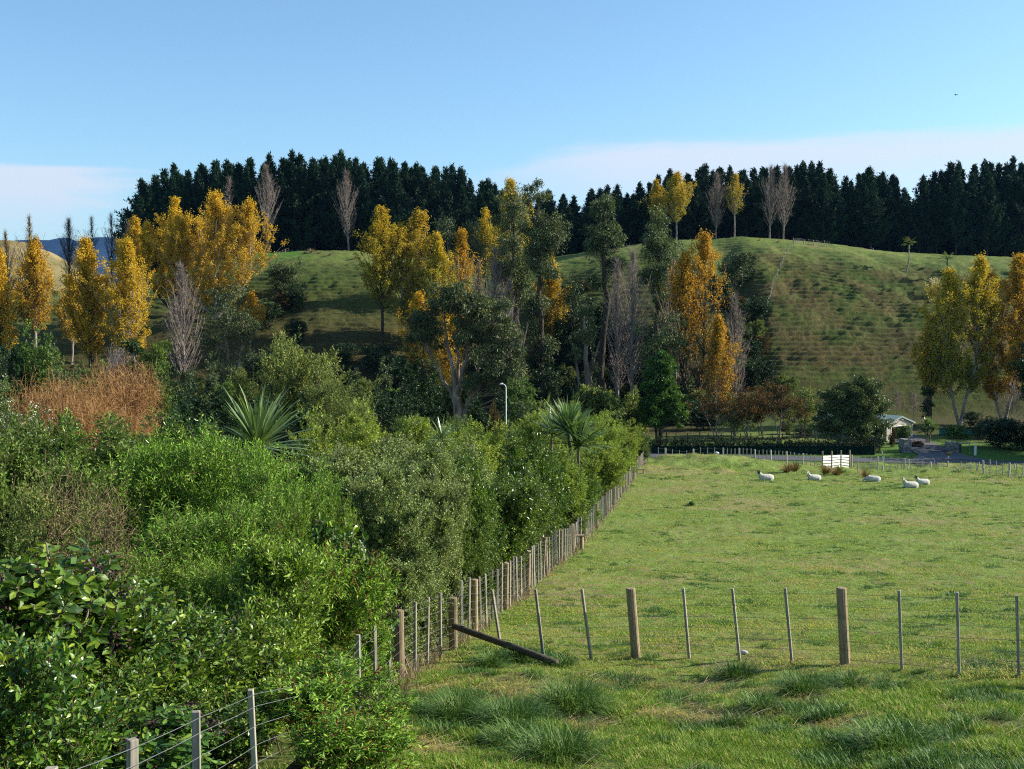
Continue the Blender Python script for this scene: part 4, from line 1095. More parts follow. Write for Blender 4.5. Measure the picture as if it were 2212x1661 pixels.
def bush(k, x, yt, D, wpx, label, group=None, name=None, cat='shrub', base=None, rz=None, hmin=.5):
    w0, h0, vs_ = KINDS[k]
    if base is not None:
        X, Y, b = hit(x, base, D[0], D[1]); D = Y
        h = W(x, yt, Y)[2] - b
    else:
        X, Y, b, h = at(x, yt, D)
    h = max(h, hmin)
    w = wpx / FPX * D
    if k + '_tall' in KINDS and h / w > 1.45 * h0 / w0: k = k + '_tall'; w0, h0, vs_ = KINDS[k]
    i = CNT.get(k, 0); CNT[k] = i + 1
    return plant(name or k, (X, Y, b - .05), vs_[i % len(vs_)], label, cat, group, srng.random() * 6.28 if rz is None else rz, (w / w0, w / w0, h / h0))

G1 = 'shrubs of the near thicket'
for k, x, yt, D, wp, lb in [
    ('finger_tree', 70, 1062, 9.6, 560, 'big leaved shrub with purple berry clusters and a pale bare stem at the left edge'),
    ('glossy_shrub', 235, 1235, 10.4, 560, 'dark glossy shrub below the purple berried shrub'),
    ('glossy_shrub', 20, 1330, 7.6, 520, 'nearest dark glossy shrub in the bottom left corner'),
    ('glossy_shrub', 455, 1290, 11.6, 430, 'glossy shrub behind the nearest fence battens'),
    ('lance_shrub', 600, 1165, 13.2, 300, 'yellow green lance leaved shrub left of the rusty spiked hebe'),
    ('lance_shrub', 545, 1300, 12.2, 270, 'lower yellow green shrub behind the weathered strainer post'),
    ('finger_tree', 300, 1490, 8.6, 430, 'low big leaved shrub over the nearest fence wires'),
    ('glossy_shrub', 465, 1470, 9.8, 340, 'low glossy shrub with yellowing leaves at the foot of the nearest battens'),
    ('glossy_shrub', 330, 1310, 11.0, 380, 'dark glossy shrub in the middle of the near thicket'),
    ('glossy_shrub', 130, 1420, 8.8, 480, 'dark glossy shrub in deep shade left of the low big leaved one'),
    ('finger_tree', 752, 1042, 16.2, 210, 'dark large leaved shrub with purple berries beside the grey green bushes'),
    ('spiked_hebe', 690, 1165, 15.2, 330, 'hebe full of rusty flower spikes below the dark berried shrub'),
    ('spiked_hebe', 776, 1300, 15.6, 210, 'rusty spiked hebe at the fence near the thick round post'),
    ('spiked_hebe', 742, 1448, 9.9, 430, 'small spiked hebe in front of the fence at the bottom of the photo'),
    ('hebe', 440, 942, 21.5, 430, 'bright narrow leaved hebe at the top left of the hebe bank'),
    ('hebe', 600, 985, 19.6, 360, 'bright narrow leaved hebe in front of the spiky cabbage tree'),
    ('hebe', 270, 985, 20.4, 360, 'bright hebe to the right of the brown twiggy bush'),
    ('hebe', 470, 1090, 17.2, 470, 'large bright hebe in the centre of the hebe bank'),
    ('hebe', 350, 1180, 15.2, 400, 'lowest bright hebe just above the dark glossy shrubs'),
    ('hebe', 660, 1050, 18.4, 260, 'bright hebe beside the dark large leaved shrub'),
    ('twiggy_bush', 120, 1000, 15.6, 230, 'brown twiggy bush above the purple berried shrub'),
    ('twiggy_bush', 205, 1060, 14.4, 200, 'smaller brown twiggy bush right of the larger one'),
    ('green_bush', 60, 940, 19.5, 330, 'fine green bush on the left edge below the white flowers'),
    ('green_bush', 185, 915, 25.0, 330, 'fine green bush below the orange twig thicket'),
    ('flowering_bush', 30, 865, 26.0, 210, 'bush with small white flowers at the left edge'),
    ('flowering_bush', 40, 800, 40.0, 190, 'further white flowering bush by the orange twig thicket'),
    ('dark_bush', 330, 902, 30.5, 260, 'leafy laurel on the thicket skyline left of the cabbage tree'),
    ('dark_bush', 425, 898, 29.5, 240, 'leafy laurel just left of the spiky cabbage tree'),
    ('dark_bush', 245, 896, 32.0, 240, 'leafy laurel on the skyline below the orange twigs'),
    ('dark_bush', 110, 905, 29.0, 260, 'laurel between the white flowers and the skyline laurels'),
    ('dark_bush', 620, 960, 27.0, 240, 'dark shrub to the right of the spiky cabbage tree'),
]: bush(k, x, yt, D, wp, lb, G1)

G2 = 'hedge along the boundary fence'
for k, x, yt, D, wp, lb in [
    ('grey_green_bush', 828, 985, 19.8, 205, 'tall grey green column bush right of the dark berried shrub'),
    ('grey_green_bush', 895, 1065, 21.2, 175, 'grey green bush behind the batten fence, tall and narrow'),
    ('grey_green_bush', 858, 1180, 19.2, 165, 'low grey green bush by the thick round post'),
    ('grey_green_bush', 755, 950, 27.0, 230, 'grey green bush on the left end of the hedge'),
    ('grey_green_bush', 850, 925, 29.0, 220, 'grey green bush left of the dark shiny bush'),
    ('grey_green_bush', 925, 965, 25.0, 190, 'grey green bush with pale right side in mid hedge'),
    ('grey_green_bush', 945, 1010, 23.0, 150, 'narrow grey green bush between pale bush and fence'),
    ('dark_bush', 1000, 985, 26.5, 180, 'dark shiny reddish bush over the middle of the batten fence'),
    ('dark_bush', 1080, 1000, 30.5, 190, 'shiny olive bush leaning over the fence posts'),
    ('green_bush', 1010, 1080, 25.5, 140, 'dark bush hanging low over the fence'),
    ('green_bush', 1130, 1040, 35.0, 140, 'green bush above the nearer step stile'),
    ('dark_bush', 1130, 930, 40.0, 190, 'dark green bush in front of the second cabbage tree'),
    ('lime_bush', 740, 882, 40.0, 210, 'lime tipped bush at the left end of the skyline hedge'),
    ('lime_bush', 815, 868, 46.0, 200, 'tallest lime tipped bush of the left skyline hedge'),
    ('lime_bush', 900, 888, 47.0, 190, 'lime tipped bush right of the tallest left one'),
    ('lime_bush', 975, 912, 44.0, 190, 'lime bush below the trunk of the spreading gum'),
    ('lime_bush', 1055, 915, 52.0, 180, 'lime bush below the lamp post'),
    ('lime_bush', 1135, 878, 64.0, 150, 'lime bush right of the lamp post'),
    ('lime_bush', 1195, 868, 75.0, 140, 'lime bush on the hedge skyline behind the second cabbage tree'),
    ('lime_bush', 1255, 872, 82.0, 120, 'lime bush at the top of the far hedge'),
    ('lime_bush', 1305, 884, 90.0, 100, 'lime bush near the far end of the hedge'),
    ('lime_bush', 1345, 908, 98.0, 90, 'rounded lime bush two from the far end of the hedge'),
    ('green_bush', 1378, 928, 106.0, 66, 'last bush of the hedge before the road'),
    ('lime_bush', 1190, 965, 46.0, 150, 'lime bush bulging towards the fence below the second cabbage tree'),
    ('green_bush', 1235, 1005, 47.0, 110, 'leafy bush touching the fence just past the nearer stile'),
    ('lime_bush', 1290, 948, 68.0, 130, 'lime bush right of the second cabbage tree'),
    ('lime_bush', 1338, 960, 84.0, 90, 'lime bush beside the far step stile'),
    ('spiked_hebe', 1262, 1030, 54.0, 80, 'reddish low bush at the fence foot below the second cabbage tree'),
    ('grey_green_bush', 1010, 935, 36.0, 160, 'grey green bush in front of the lamp post hedge'),
    ('green_bush', 900, 905, 58.0, 140, 'rounded green bush left of the gum trunk'),
    ('green_bush', 1000, 905, 70.0, 130, 'green bush hiding the base of the gum trunk'),
]: bush(k, x, yt, D, wp, lb, G2, name='hedge_bush')

# cabbage trees
def cabbage(x, yc, D, L, n, label, heads=((0, 0, 0),), rz=0, wd=.055, stem=True, spread=.72):
    X, Y, b, h = at(x, yc, D)
    st, fo = MB(), MB()
    rng = RG(int(x))
    wd = wd * 1.25
    for hx, hy, hz in heads:
        top = np.array([hx, hy, h + hz])
        chain(st, [[hx * .3, hy * .3, -.2], [hx * .5, hy * .5, h * .5], top], [.10, .085, .07], 8)
        strap_head(fo, rng, top, n, L, wd, spread, .14, .25, 4)
    return plant('cabbage_tree', (X, Y, b), [('stem', st.mesh('cabbage_stem', M['grey_stem'], True)), ('leaves', fo.mesh('cabbage_leaves', M['strap']))], label, 'tree')
cabbage(556, 965, 23.0, 1.30, 110, 'large cabbage tree head with grey green sword leaves on the thicket skyline')
cabbage(1250, 962, 61.0, 1.9, 170, 'twin headed cabbage tree rising out of the far hedge', heads=((0, 0, 0), (-.6, .3, .8)), wd=.10)
cabbage(1192, 934, 63.0, 1.3, 90, 'small spiky cabbage tree left of the twin headed one', wd=.09)
cabbage(955, 950, 39.0, .8, 60, 'little spiky plant poking out of the hedge below the gum', wd=.05)

# trees and bushes between the thicket and the hill
G3 = 'shrubs and small trees on the valley side'
for k, x, yt, D, wp, lb, cat in [
    ('olive_bush', 650, 735, 84, 235, 'large rounded olive green bush with brownish tips left of centre', 'tree'),
    ('olive_bush', 735, 800, 78, 150, 'lower right half of the large olive bush, bright on the right', 'shrub'),
    ('olive_bush', 540, 772, 88, 110, 'olive bush with reddish top left of the large rounded one', 'shrub'),
    ('gum_scrub', 800, 782, 112, 100, 'grey green feathery bush right of the large olive bush', 'shrub'),
    ('dark_scrub', 893, 764, 108, 110, 'dark shiny leaved tree left of the spreading gum trunk', 'tree'),
    ('dark_scrub', 860, 850, 100, 90, 'dark bush at the foot of the dark shiny tree', 'shrub'),
    ('dark_scrub', 1052, 852, 135, 90, 'dark low bush right of the gum trunk', 'shrub'),
    ('autumn_scrub', 1075, 868, 125, 36, 'small red leaved bush left of the lamp post', 'shrub'),
    ('green_scrub', 1120, 820, 150, 60, 'bright green bush right of the lamp post', 'shrub'),
    ('gum_scrub', 1150, 852, 140, 70, 'grey bush low down right of the lamp post', 'shrub'),
    ('autumn_scrub', 1205, 868, 110, 70, 'orange brown bush on the far hedge skyline', 'shrub'),
    ('olive_scrub', 1300, 832, 150, 130, 'brownish leafy tree left of the dense round tree', 'tree'),
    ('olive_scrub', 1370, 842, 154, 80, 'brown green bush close against the dense round tree', 'shrub'),
    ('gum_scrub', 1275, 822, 172, 50, 'grey scrub below the broken gum', 'shrub'),
    ('dark_scrub', 1160, 800, 178, 110, 'dark scrub at the foot of the two tall gums', 'shrub'),
    ('green_scrub', 78, 708, 118, 92, 'bright green rounded tree low at the left', 'tree'),
    ('dark_scrub', 12, 722, 116, 80, 'dark feathery tree cut by the left edge', 'tree'),
    ('gum_scrub', 140, 765, 112, 90, 'grey green bush right of the bright rounded tree', 'shrub'),
    ('green_scrub', 205, 790, 104, 80, 'green bush behind the orange twigs', 'shrub'),
    ('dark_scrub', 352, 792, 92, 80, 'dark green bush right of the grey bare shrub', 'shrub'),
    ('green_scrub', 345, 800, 84, 60, 'light green bush below the grey bare tree', 'shrub'),
    ('gum_scrub', 432, 775, 96, 90, 'grey green leafy tree with thin white stems', 'tree'),
    ('dark_scrub', 455, 830, 80, 120, 'dark bush behind the spiky cabbage tree', 'shrub'),
    ('dark_scrub', 520, 850, 66, 130, 'dark bush right behind the spiky cabbage tree', 'shrub'),
    ('dark_scrub', 640, 868, 62, 150, 'dark undergrowth below the large olive bush', 'shrub'),
    ('dark_scrub', 390, 860, 70, 110, 'dark bush left of the spiky cabbage tree', 'shrub'),
    ('olive_scrub', 700, 862, 60, 110, 'olive undergrowth at the right foot of the large olive bush', 'shrub'),
    ('dark_scrub', 795, 850, 90, 120, 'dark undergrowth below the grey green feathery bush', 'shrub'),
]: bush(k, x, yt, D, wp, lb, G3, name='valley_bush' if cat == 'shrub' else 'valley_tree', cat=cat)

# understory in the shade at the foot of the hill
urng = RG(909)
UL = ['dark undergrowth bush below the gold poplars on the left', 'dark undergrowth bush below the left grass slope', 'dark undergrowth bush below the gums in the gully']
for i in range(66):
    x = -40 + i * 25.6 + urng.uniform(-12, 12)
    D = urng.uniform(172, 205)
    k = ('dark_scrub', 'dark_scrub', 'gum_scrub', 'olive_scrub', 'dark_scrub', 'green_scrub')[urng.integers(0, 6)]
    X, Y, b, h = at(x, 700, D)
    hh = urng.uniform(2.5, 7.0) * (1.3 if x < 540 else 1.0)
    if 600 < x < 800: hh *= .6
    yt = 690 - (b + hh - CZ) / D * FPX
    bush(k, x, yt, D, urng.uniform(50, 100), UL[0 if x < 540 else 1 if x < 860 else 2], 'undergrowth at the foot of the hill', name='undergrowth_bush')

M['grey_hair'] = leafmat('fine_grey_twigs', [(0, (.13, .11, .10)), (1, (.30, .27, .25))], .7, .1, .1, (1, 1, 1))
for i in range(34):
    x, y_ = urng.uniform(1170, 1500), urng.uniform(700, 880)
    k = ('dark_scrub', 'dark_scrub', 'gum_scrub', 'olive_scrub', 'dark_scrub')[urng.integers(0, 5)]
    wpx = urng.uniform(44, 86)
    bush(k, x, y_ - wpx * urng.uniform(.7, 1.1), (192, 278), wpx, 'dark scrub bush on the gully slope behind the bare poplars', 'scrub in the gully', name='gully_scrub', base=y_)
for i in range(16):
    x, y_ = urng.uniform(550, 850), urng.uniform(770, 860)
    wpx = urng.uniform(44, 76)
    bush(('dark_scrub', 'gum_scrub')[i % 2], x, y_ - wpx * urng.uniform(.6, .9), (188, 240), wpx, 'dark scrub bush in shade at the bottom of the left grass slope', 'scrub below the left slope', name='slope_scrub', base=y_)
# orange twig thicket and grey twig shrub
def mk_thicket(rng, w, h): return mk_twiggy(rng, w, h, 5200, tr=.62)
kind('twig_thicket', 9.0, 5.0, mk_thicket, 'orange_twig', 'brown_stem', 1)
bush('twig_thicket', 178, 803, 58, 450, 'wide thicket of bare orange brown twigs', name='twig_thicket', hmin=4)
kind('grey_shrub', 4.0, 5.0, lambda r, w, h: mk_twiggy(r, w, h, 900), 'grey_hair', 'grey_stem', 1)
bush('grey_shrub', 256, 778, 90, 80, 'hazy grey bare shrub right of the orange thicket', name='grey_shrub')
gum(288, 735, 80, [(285, 0, 755, 22, 22), (292, 0, 790, 30, 14), (272, 0, 818, 22, 14), (305, 0, 840, 24, 12), (290, 0, 862, 26, 12)], 40, .42, 90,
    [[(292, 0, 905, .16), (290, 0, 820, .11), (288, 0, 745, .03)]], 'dark tiered small tree standing at the right of the orange thicket', leafm='dark_leaf', L=.24, Wd=.1, droop=.1, seed=61, name='tiered_tree', group=None, br_r=.025)

# trees by the road and the shed
gum(1427, 765, 150, [(1427, 0, 800, 34, 34), (1426, 0, 845, 46, 40), (1430, 0, 885, 50, 34), (1405, 0, 895, 32, 28), (1455, 0, 895, 26, 26)], 170, .62, 150,
    [[(1427, 0, 962, .3), (1427, 0, 910, .26), (1427, 0, 780, .05)], [(1428, 0, 935, .2), (1410, 0, 905, .14), (1400, 0, 890, .06)]], 'dense dark round headed tree at the far corner of the paddock', leafm='round_leaf', barkm='dark_bark', L=.30, Wd=.21, droop=.05, seed=71, name='round_tree', group=None, br_r=.03, out=1.0)
for i, (x, yt, hw, lean, lm, lb) in enumerate([
    (1545, 826, 46, 6, 'autumn_leaf', 'leftmost small autumn tree behind the dark roadside hedge'),
    (1612, 838, 36, 4, 'autumn_leaf', 'small autumn tree with a pale leaning stem behind the hedge'),
    (1650, 828, 34, -6, 'autumn_leaf', 'small autumn tree with pale stem, third from the round tree'),
    (1690, 824, 38, -4, 'autumn_leaf', 'reddest small autumn tree behind the roadside hedge'),
    (1738, 836, 34, 4, 'olive_leaf', 'greener small tree next to the large tree by the shed'),
    (1585, 850, 26, 3, 'olive_leaf', 'thin small tree between the two leftmost autumn trees')]):
    D = 158 + 3 * (i % 3)
    gum(x, yt, D, [(x, 0, yt + 28, hw * .9, 28), (x - hw * .4, 0, yt + 52, hw * 1.1, 26), (x + hw * .5, 0, yt + 60, hw, 24)], 60, .75, 60,
        [[(x + lean, 0, 950, .13), (x + lean * .4, 0, 900, .10), (x, 0, yt + 8, .03)], [(x + lean, 0, 930, .08), (x - hw * .5, 0, 890, .05), (x - hw * .7, 0, 865, .02)]], lb, leafm=lm, barkm='grey_twig', L=.26, Wd=.17, droop=.15, seed=80 + i, name='autumn_tree', group='small trees behind the roadside hedge', br_r=.03)
gum(1850, 818, 152, [(1815, 0, 866, 40, 36), (1858, 0, 852, 46, 34), (1888, 0, 892, 34, 38), (1845, 0, 915, 62, 46), (1800, 0, 918, 40, 42), (1896, 0, 932, 26, 32)], 240, .85, 130,
    [[(1855, 0, 968, .32), (1850, 0, 900, .24), (1845, 0, 840, .06)], [(1865, 0, 968, .22), (1885, 0, 900, .12)]], 'large dark rounded tree half hiding the cream shed', leafm='gum_leaf', barkm='dark_bark', L=.36, Wd=.2, droop=.1, seed=91, name='shed_tree', group=None, br_r=.04, out=1.0)
for k, x, yt, D, wp, lb in [
    ('dark_scrub', 2160, 900, 148, 125, 'dark round bush at the right edge beyond the road'),
    ('dark_scrub', 2215, 930, 146, 70, 'dark bush cut by the right edge beyond the road'),
    ('gum_scrub', 2120, 885, 160, 70, 'grey leaved bush above the dark round bush at right'),
    ('green_scrub', 2066, 918, 160, 50, 'leafy shrub in front of the green windbreak'),
    ('green_scrub', 1830, 958, 143, 34, 'low shiny bush on the verge beside the white rails'),
    ('dark_scrub', 1892, 940, 146, 40, 'dark bush left of the stone gate pillar'),
    ('gum_scrub', 1742, 915, 162, 46, 'grey bush left of the shed wall'),
    ('green_scrub', 1955, 915, 153, 30, 'small bush in front of the shed opening'),
    ('autumn_scrub', 1928, 926, 149, 16, 'orange flowered clump beside the stone pillar'),
    ('autumn_scrub', 1982, 950, 149, 26, 'red and orange plants behind the iron gate'),
    ('green_scrub', 2060, 968, 152, 36, 'low green clump behind the second stone pillar'),
    ('olive_scrub', 1700, 905, 166, 30, 'pale yellow green bush under the reddest autumn tree'),
]: bush(k, x, yt, D, wp, lb, 'garden shrubs around the shed', name='garden_shrub')
cabbage(2004, 918, 154, 1.3, 110, 'broad bladed clump right of the shed', heads=((0, 0, 0), (.8, .2, -.6), (-.5, -.3, -.9)), wd=.12)
M['hedge_leaf'] = leafmat('hedge_leaves', [(.1, (.006, .014, .006)), (.9, (.020, .040, .012))], .6, .12, .08)
# long hedge along the road
def long_hedge():
    e = []
    x0, y0 = W(1400, 960, 144)[0], 143.8; x1, y1 = W(1885, 960, 143)[0], 142.6
    for t in np.linspace(0, 1, 30):
        e.append((x0 + (x1 - x0) * t, y0 + (y1 - y0) * t, VALLEY + .8, 1.0, 1.9, 1.15))
    wd, fl, _ = shoot_bush(RG(31), e, 3600, .35, 10, .20, .09, ang=60, up=.5, shape=4, fill=.6, stem_n=0, rough=.12, zmin=VALLEY)
    for t in np.linspace(0, 1, 26): sticks(wd, [[x0 + (x1 - x0) * t, y0 + (y1 - y0) * t, VALLEY - .1]], [[x0 + (x1 - x0) * t, y0 + (y1 - y0) * t, VALLEY + 1.2]], .04, .02, 5)
    plant('hedge', (0, 0, 0), [('stems', wd.mesh('hedge_stems', M['dark_bark'])), ('foliage', fl.mesh('hedge_foliage', M['hedge_leaf']))], 'long low dark hedge along the far side of the road', 'hedge')
long_hedge()
for i, (x, yt, D, hw, lb) in enumerate([(1905, 856, 186, 26, 'leftmost bare fruit tree behind the shed roof'), (1938, 850, 190, 30, 'middle bare fruit tree behind the shed roof'), (1975, 856, 186, 24, 'bare fruit tree left of the dark ivy covered trunk'), (2188, 830, 158, 40, 'bare leaning shrub with pale twigs at the right edge')]):
    tree('fruit_tree', x, yt, D, lambda h: poplar(RG(700 + i), h, hw / FPX * D, leaf_n=0, nbr=36, low=.25, twig_r=.02, ang=(40, 62), peak=.4, twigs=7), 'grey_twig', 'poplar_gold', lb, group='bare trees near the shed')
# big trees standing just outside the right edge: they shade the verge and the road end
for i, (X_, Y_, h_) in enumerate([(72, 141, 15), (80, 149, 18), (70, 134, 12), (84, 138, 17), (98, 160, 20), (80, 165, 16)]):
    wd, fl = clump_tree(RG(960 + i), [(0, 0, h_ * .62, 4.6, 4.6, h_ * .36), (1.5, 0, h_ * .4, 4.2, 4.2, h_ * .25), (-1.5, 1, h_ * .45, 4, 4, h_ * .25)], 90, 1.3, 110, .5, .28, [[(0, 0, -.5, .4), (0, 0, h_ * .6, .2), (0, 0, h_ * .95, .05)]])
    plant('shade_tree', (X_, Y_, VALLEY), [('trunk', wd.mesh('shade_tree_trunk', M['dark_bark'], True)), ('crown', fl.mesh('shade_tree_crown', M['dark_leaf']))], 'dark tree just outside the right edge shading the road', 'tree', 'trees outside the right edge')
gum(2005, 832, 174, [(2005, 0, 850, 14, 20), (2006, 0, 885, 12, 24)], 26, .5, 60, [[(2006, 0, 930, .35), (2005, 0, 880, .3), (2004, 0, 835, .1)]], 'dark ivy covered trunk standing behind the shed', leafm='dark_leaf', barkm='dark_bark', L=.3, Wd=.18, droop=.1, seed=95, name='ivy_tree', group=None)

# scrub on the hill
G5 = 'scrub on the hillside'
for k, x, yt, base, wp, lb in [
    ('gum_scrub', 1592, 540, 622, 90, 'dark feathery scrub tree high on the right hill beside the fence'),
    ('dark_scrub', 1560, 600, 650, 60, 'dark bush left below the feathery scrub tree'),
    ('gum_scrub', 1606, 640, 690, 70, 'grey brown bush below the feathery scrub tree'),
    ('autumn_scrub', 1580, 640, 672, 66, 'brown fern patch under the feathery scrub tree'),
    ('dark_scrub', 1640, 640, 690, 50, 'dark bush by the hill fence'),
    ('gum_scrub', 1590, 690, 740, 76, 'grey bush in the middle of the hillside scrub'),
    ('olive_scrub', 1632, 690, 742, 46, 'olive bush beside the hill fence line'),
    ('dark_scrub', 1618, 735, 790, 60, 'dark bush at the bottom of the hillside scrub'),
    ('autumn_scrub', 1645, 720, 775, 30, 'brown bush at the bottom of the hill fence'),
    ('olive_scrub', 1700, 808, 850, 50, 'brown tussocky bush at the foot of the terraced slope'),
    ('dark_scrub', 1655, 775, 830, 40, 'dark bush in the shaded gully of the right hill'),
    ('gum_scrub', 612, 556, 640, 80, 'dark feathery bush on the left grass slope'),
    ('dark_scrub', 640, 612, 672, 60, 'dark bush below the feathery bush on the left slope'),
    ('autumn_scrub', 620, 630, 668, 60, 'brown bush below the feathery bush on the left slope'),
    ('dark_scrub', 580, 655, 712, 60, 'dark bush at the left foot of the left slope'),
    ('gum_scrub', 604, 600, 650, 40, 'grey bush beside the left hill fence'),
    ('dark_scrub', 640, 690, 740, 60, 'dark shaded bush at the bottom of the left slope'),
    ('autumn_scrub', 1262, 606, 632, 56, 'brown bush on the grass between the gums'),
    ('dark_scrub', 1250, 640, 700, 90, 'dark bush below the brown bush between the gums'),
    ('dark_scrub', 1225, 690, 760, 80, 'dark bush low between the gums'),
]: bush(k, x, yt, (194, 282), wp, lb, G5, name='hill_scrub', base=base)

def ferns(x, base, rng, n, L, label, trunk=1.2, lo=100, hi=282):
    X, Y, b = hit(x, base, lo, hi)
    st, fo = MB(), MB()
    chain(st, [[0, 0, -.3], [0, 0, trunk]], [.14, .1], 7)
    for i in range(n): fern_frond(fo, rng, (0, 0, trunk), i * 6.283 / n + rng.normal() * .15, L * rng.uniform(.8, 1.1), rng.uniform(.35, .95))
    plant('tree_fern', (X, Y, b), [('trunk', st.mesh('fern_trunk', M['dark_bark'], True)), ('fronds', fo.mesh('fern_fronds', M['fern']))], label, 'fern')
ferns(1572, 850, RG(5), 13, 3.6, 'pale tree fern at the foot of the orange poplar', 2.2, 150, 200)
ferns(572, 668, RG(6), 12, 3.0, 'tree fern in shade at the left foot of the left slope', 1.2, 194)
ferns(590, 690, RG(7), 12, 2.6, 'lower tree fern in shade right of the other one', 1.0, 194)

# nikau palms and pampas on the right hill
def nikau(x, base, ytop, label, lean=0.0):
    X, Y, b = hit(x, base, 200, 284)
    h = W(x, ytop, Y)[2] - b
    st, fo, cs = MB(), MB(), MB(); rng = RG(int(x))
    z = np.linspace(0, 1, 9); hs = h * .62
    pts = np.stack([lean * np.sin(z * 2.2) * h * .10, 0 * z, z * hs - .2], -1)
    chain(st, pts, .17 - .05 * z, 8)
    t = pts[-1]
    chain(cs, [t, t + [0, 0, .35], t + [0, 0, .9], t + [0, 0, 1.3]], [.17, .27, .2, .1], 8)
    for i in range(17):
        a = i * 2.4; el = rng.uniform(.55, 1.35)
        q = fern_frond(fo, rng, t + np.array([0, 0, 1.15]), a, rng.uniform(2.0, 2.7), el, 10, .24)
        sticks(fo, q[:-1], q[1:], .035, .03, 3)
    plant('nikau_palm', (X, Y, b), [('trunk', st.mesh('palm_trunk', M['grey_twig'], True)), ('crownshaft', cs.mesh('palm_crownshaft', M['strap'], True)), ('fronds', fo.mesh('palm_fronds', M['olive_leaf']))], label, 'palm', 'palms on the right hill')
nikau(1957, 588, 508, 'taller palm with a bent trunk on the open right hill', .8)
nikau(2046, 602, 552, 'shorter palm just above the green gold poplar')
def pampas(x, base, L, label, lo=194, hi=284, n=260, plumes=16, mat='straw', name='pampas_clump'):
    X, Y, b = hit(x, base, lo, hi); rng = RG(int(x) + int(base))
    fo, pl = MB(), MB()
    d = norm(np.stack([rng.normal(size=n) * .55, rng.normal(size=n) * .55, np.ones(n)], -1))
    blades(fo, rng, d * np.array([.25, .25, 0]) * L, d, L * rng.uniform(.6, 1.1, n), .03 * L, rng.random(n), .45, 4)
    parts = [('leaves', fo.mesh(name + '_leaves', M[mat]))]
    if plumes:
        d = norm(np.stack([rng.normal(size=plumes) * .22, rng.normal(size=plumes) * .22, np.ones(plumes)], -1))
        sticks(pl, d * .1, d * L * 1.25, .02, .015, 3)
        k = np.repeat(np.arange(plumes), 40); t = rng.uniform(.9, 1.45, len(k))
        leaves(pl, rng, d[k] * (L * t)[:, None] + rng.normal(size=(len(k), 3)) * .07, d[k] + .35 * rng.normal(size=(len(k), 3)), .35, .10, rng.random(len(k)), .2)
        parts.append(('plumes', pl.mesh(name + '_plumes', M['plume'])))
    plant(name, (X, Y, b), parts, label, 'grass clump')
pampas(2018, 640, 2.6, 'pampas grass with cream plumes on the right hill')
for x, base, L, lb in [(658, 548, .9, 'dry tussock on the crest right of the left hill fence'), (672, 546, 1.4, 'largest dry tussock on the left hill crest'), (690, 548, 1.0, 'dry tussock on the crest right of the largest one'), (712, 552, .9, 'small dry tussock near the right end of the left crest'),
                       (766, 560, .9, 'dry tussock on the left slope edge beside the long trunked poplar'), (1330, 546, 1.2, 'dry tussock on the crest left of the bright poplar'), (1216, 574, .9, 'dry tussock on the slope between the gums'), (1680, 524, .9, 'dry tussock near the fence corner on the crest'), (1640, 520, .8, 'dry tussock between the bare crest poplars')]:
    pampas(x, base, L, lb, 200, 290, 160, 0, 'straw', 'dry_tussock')
for x, base, L, lb in [(1700, 1020, 1.0, 'brown rush clump behind the black faced sheep'), (1716, 1018, 1.15, 'darker brown rush clump beside the first'), (1784, 1024, 1.1, 'broad brown rush clump right of the second sheep'), (1808, 1026, 1.1, 'right hand brown rush clump below the white rails'), (1868, 1030, .8, 'sparse dark rush behind the sheep with its head down')]:
    pampas(x, base, L, lb, 84, 112, 170, 0, 'rush', 'rush_clump')

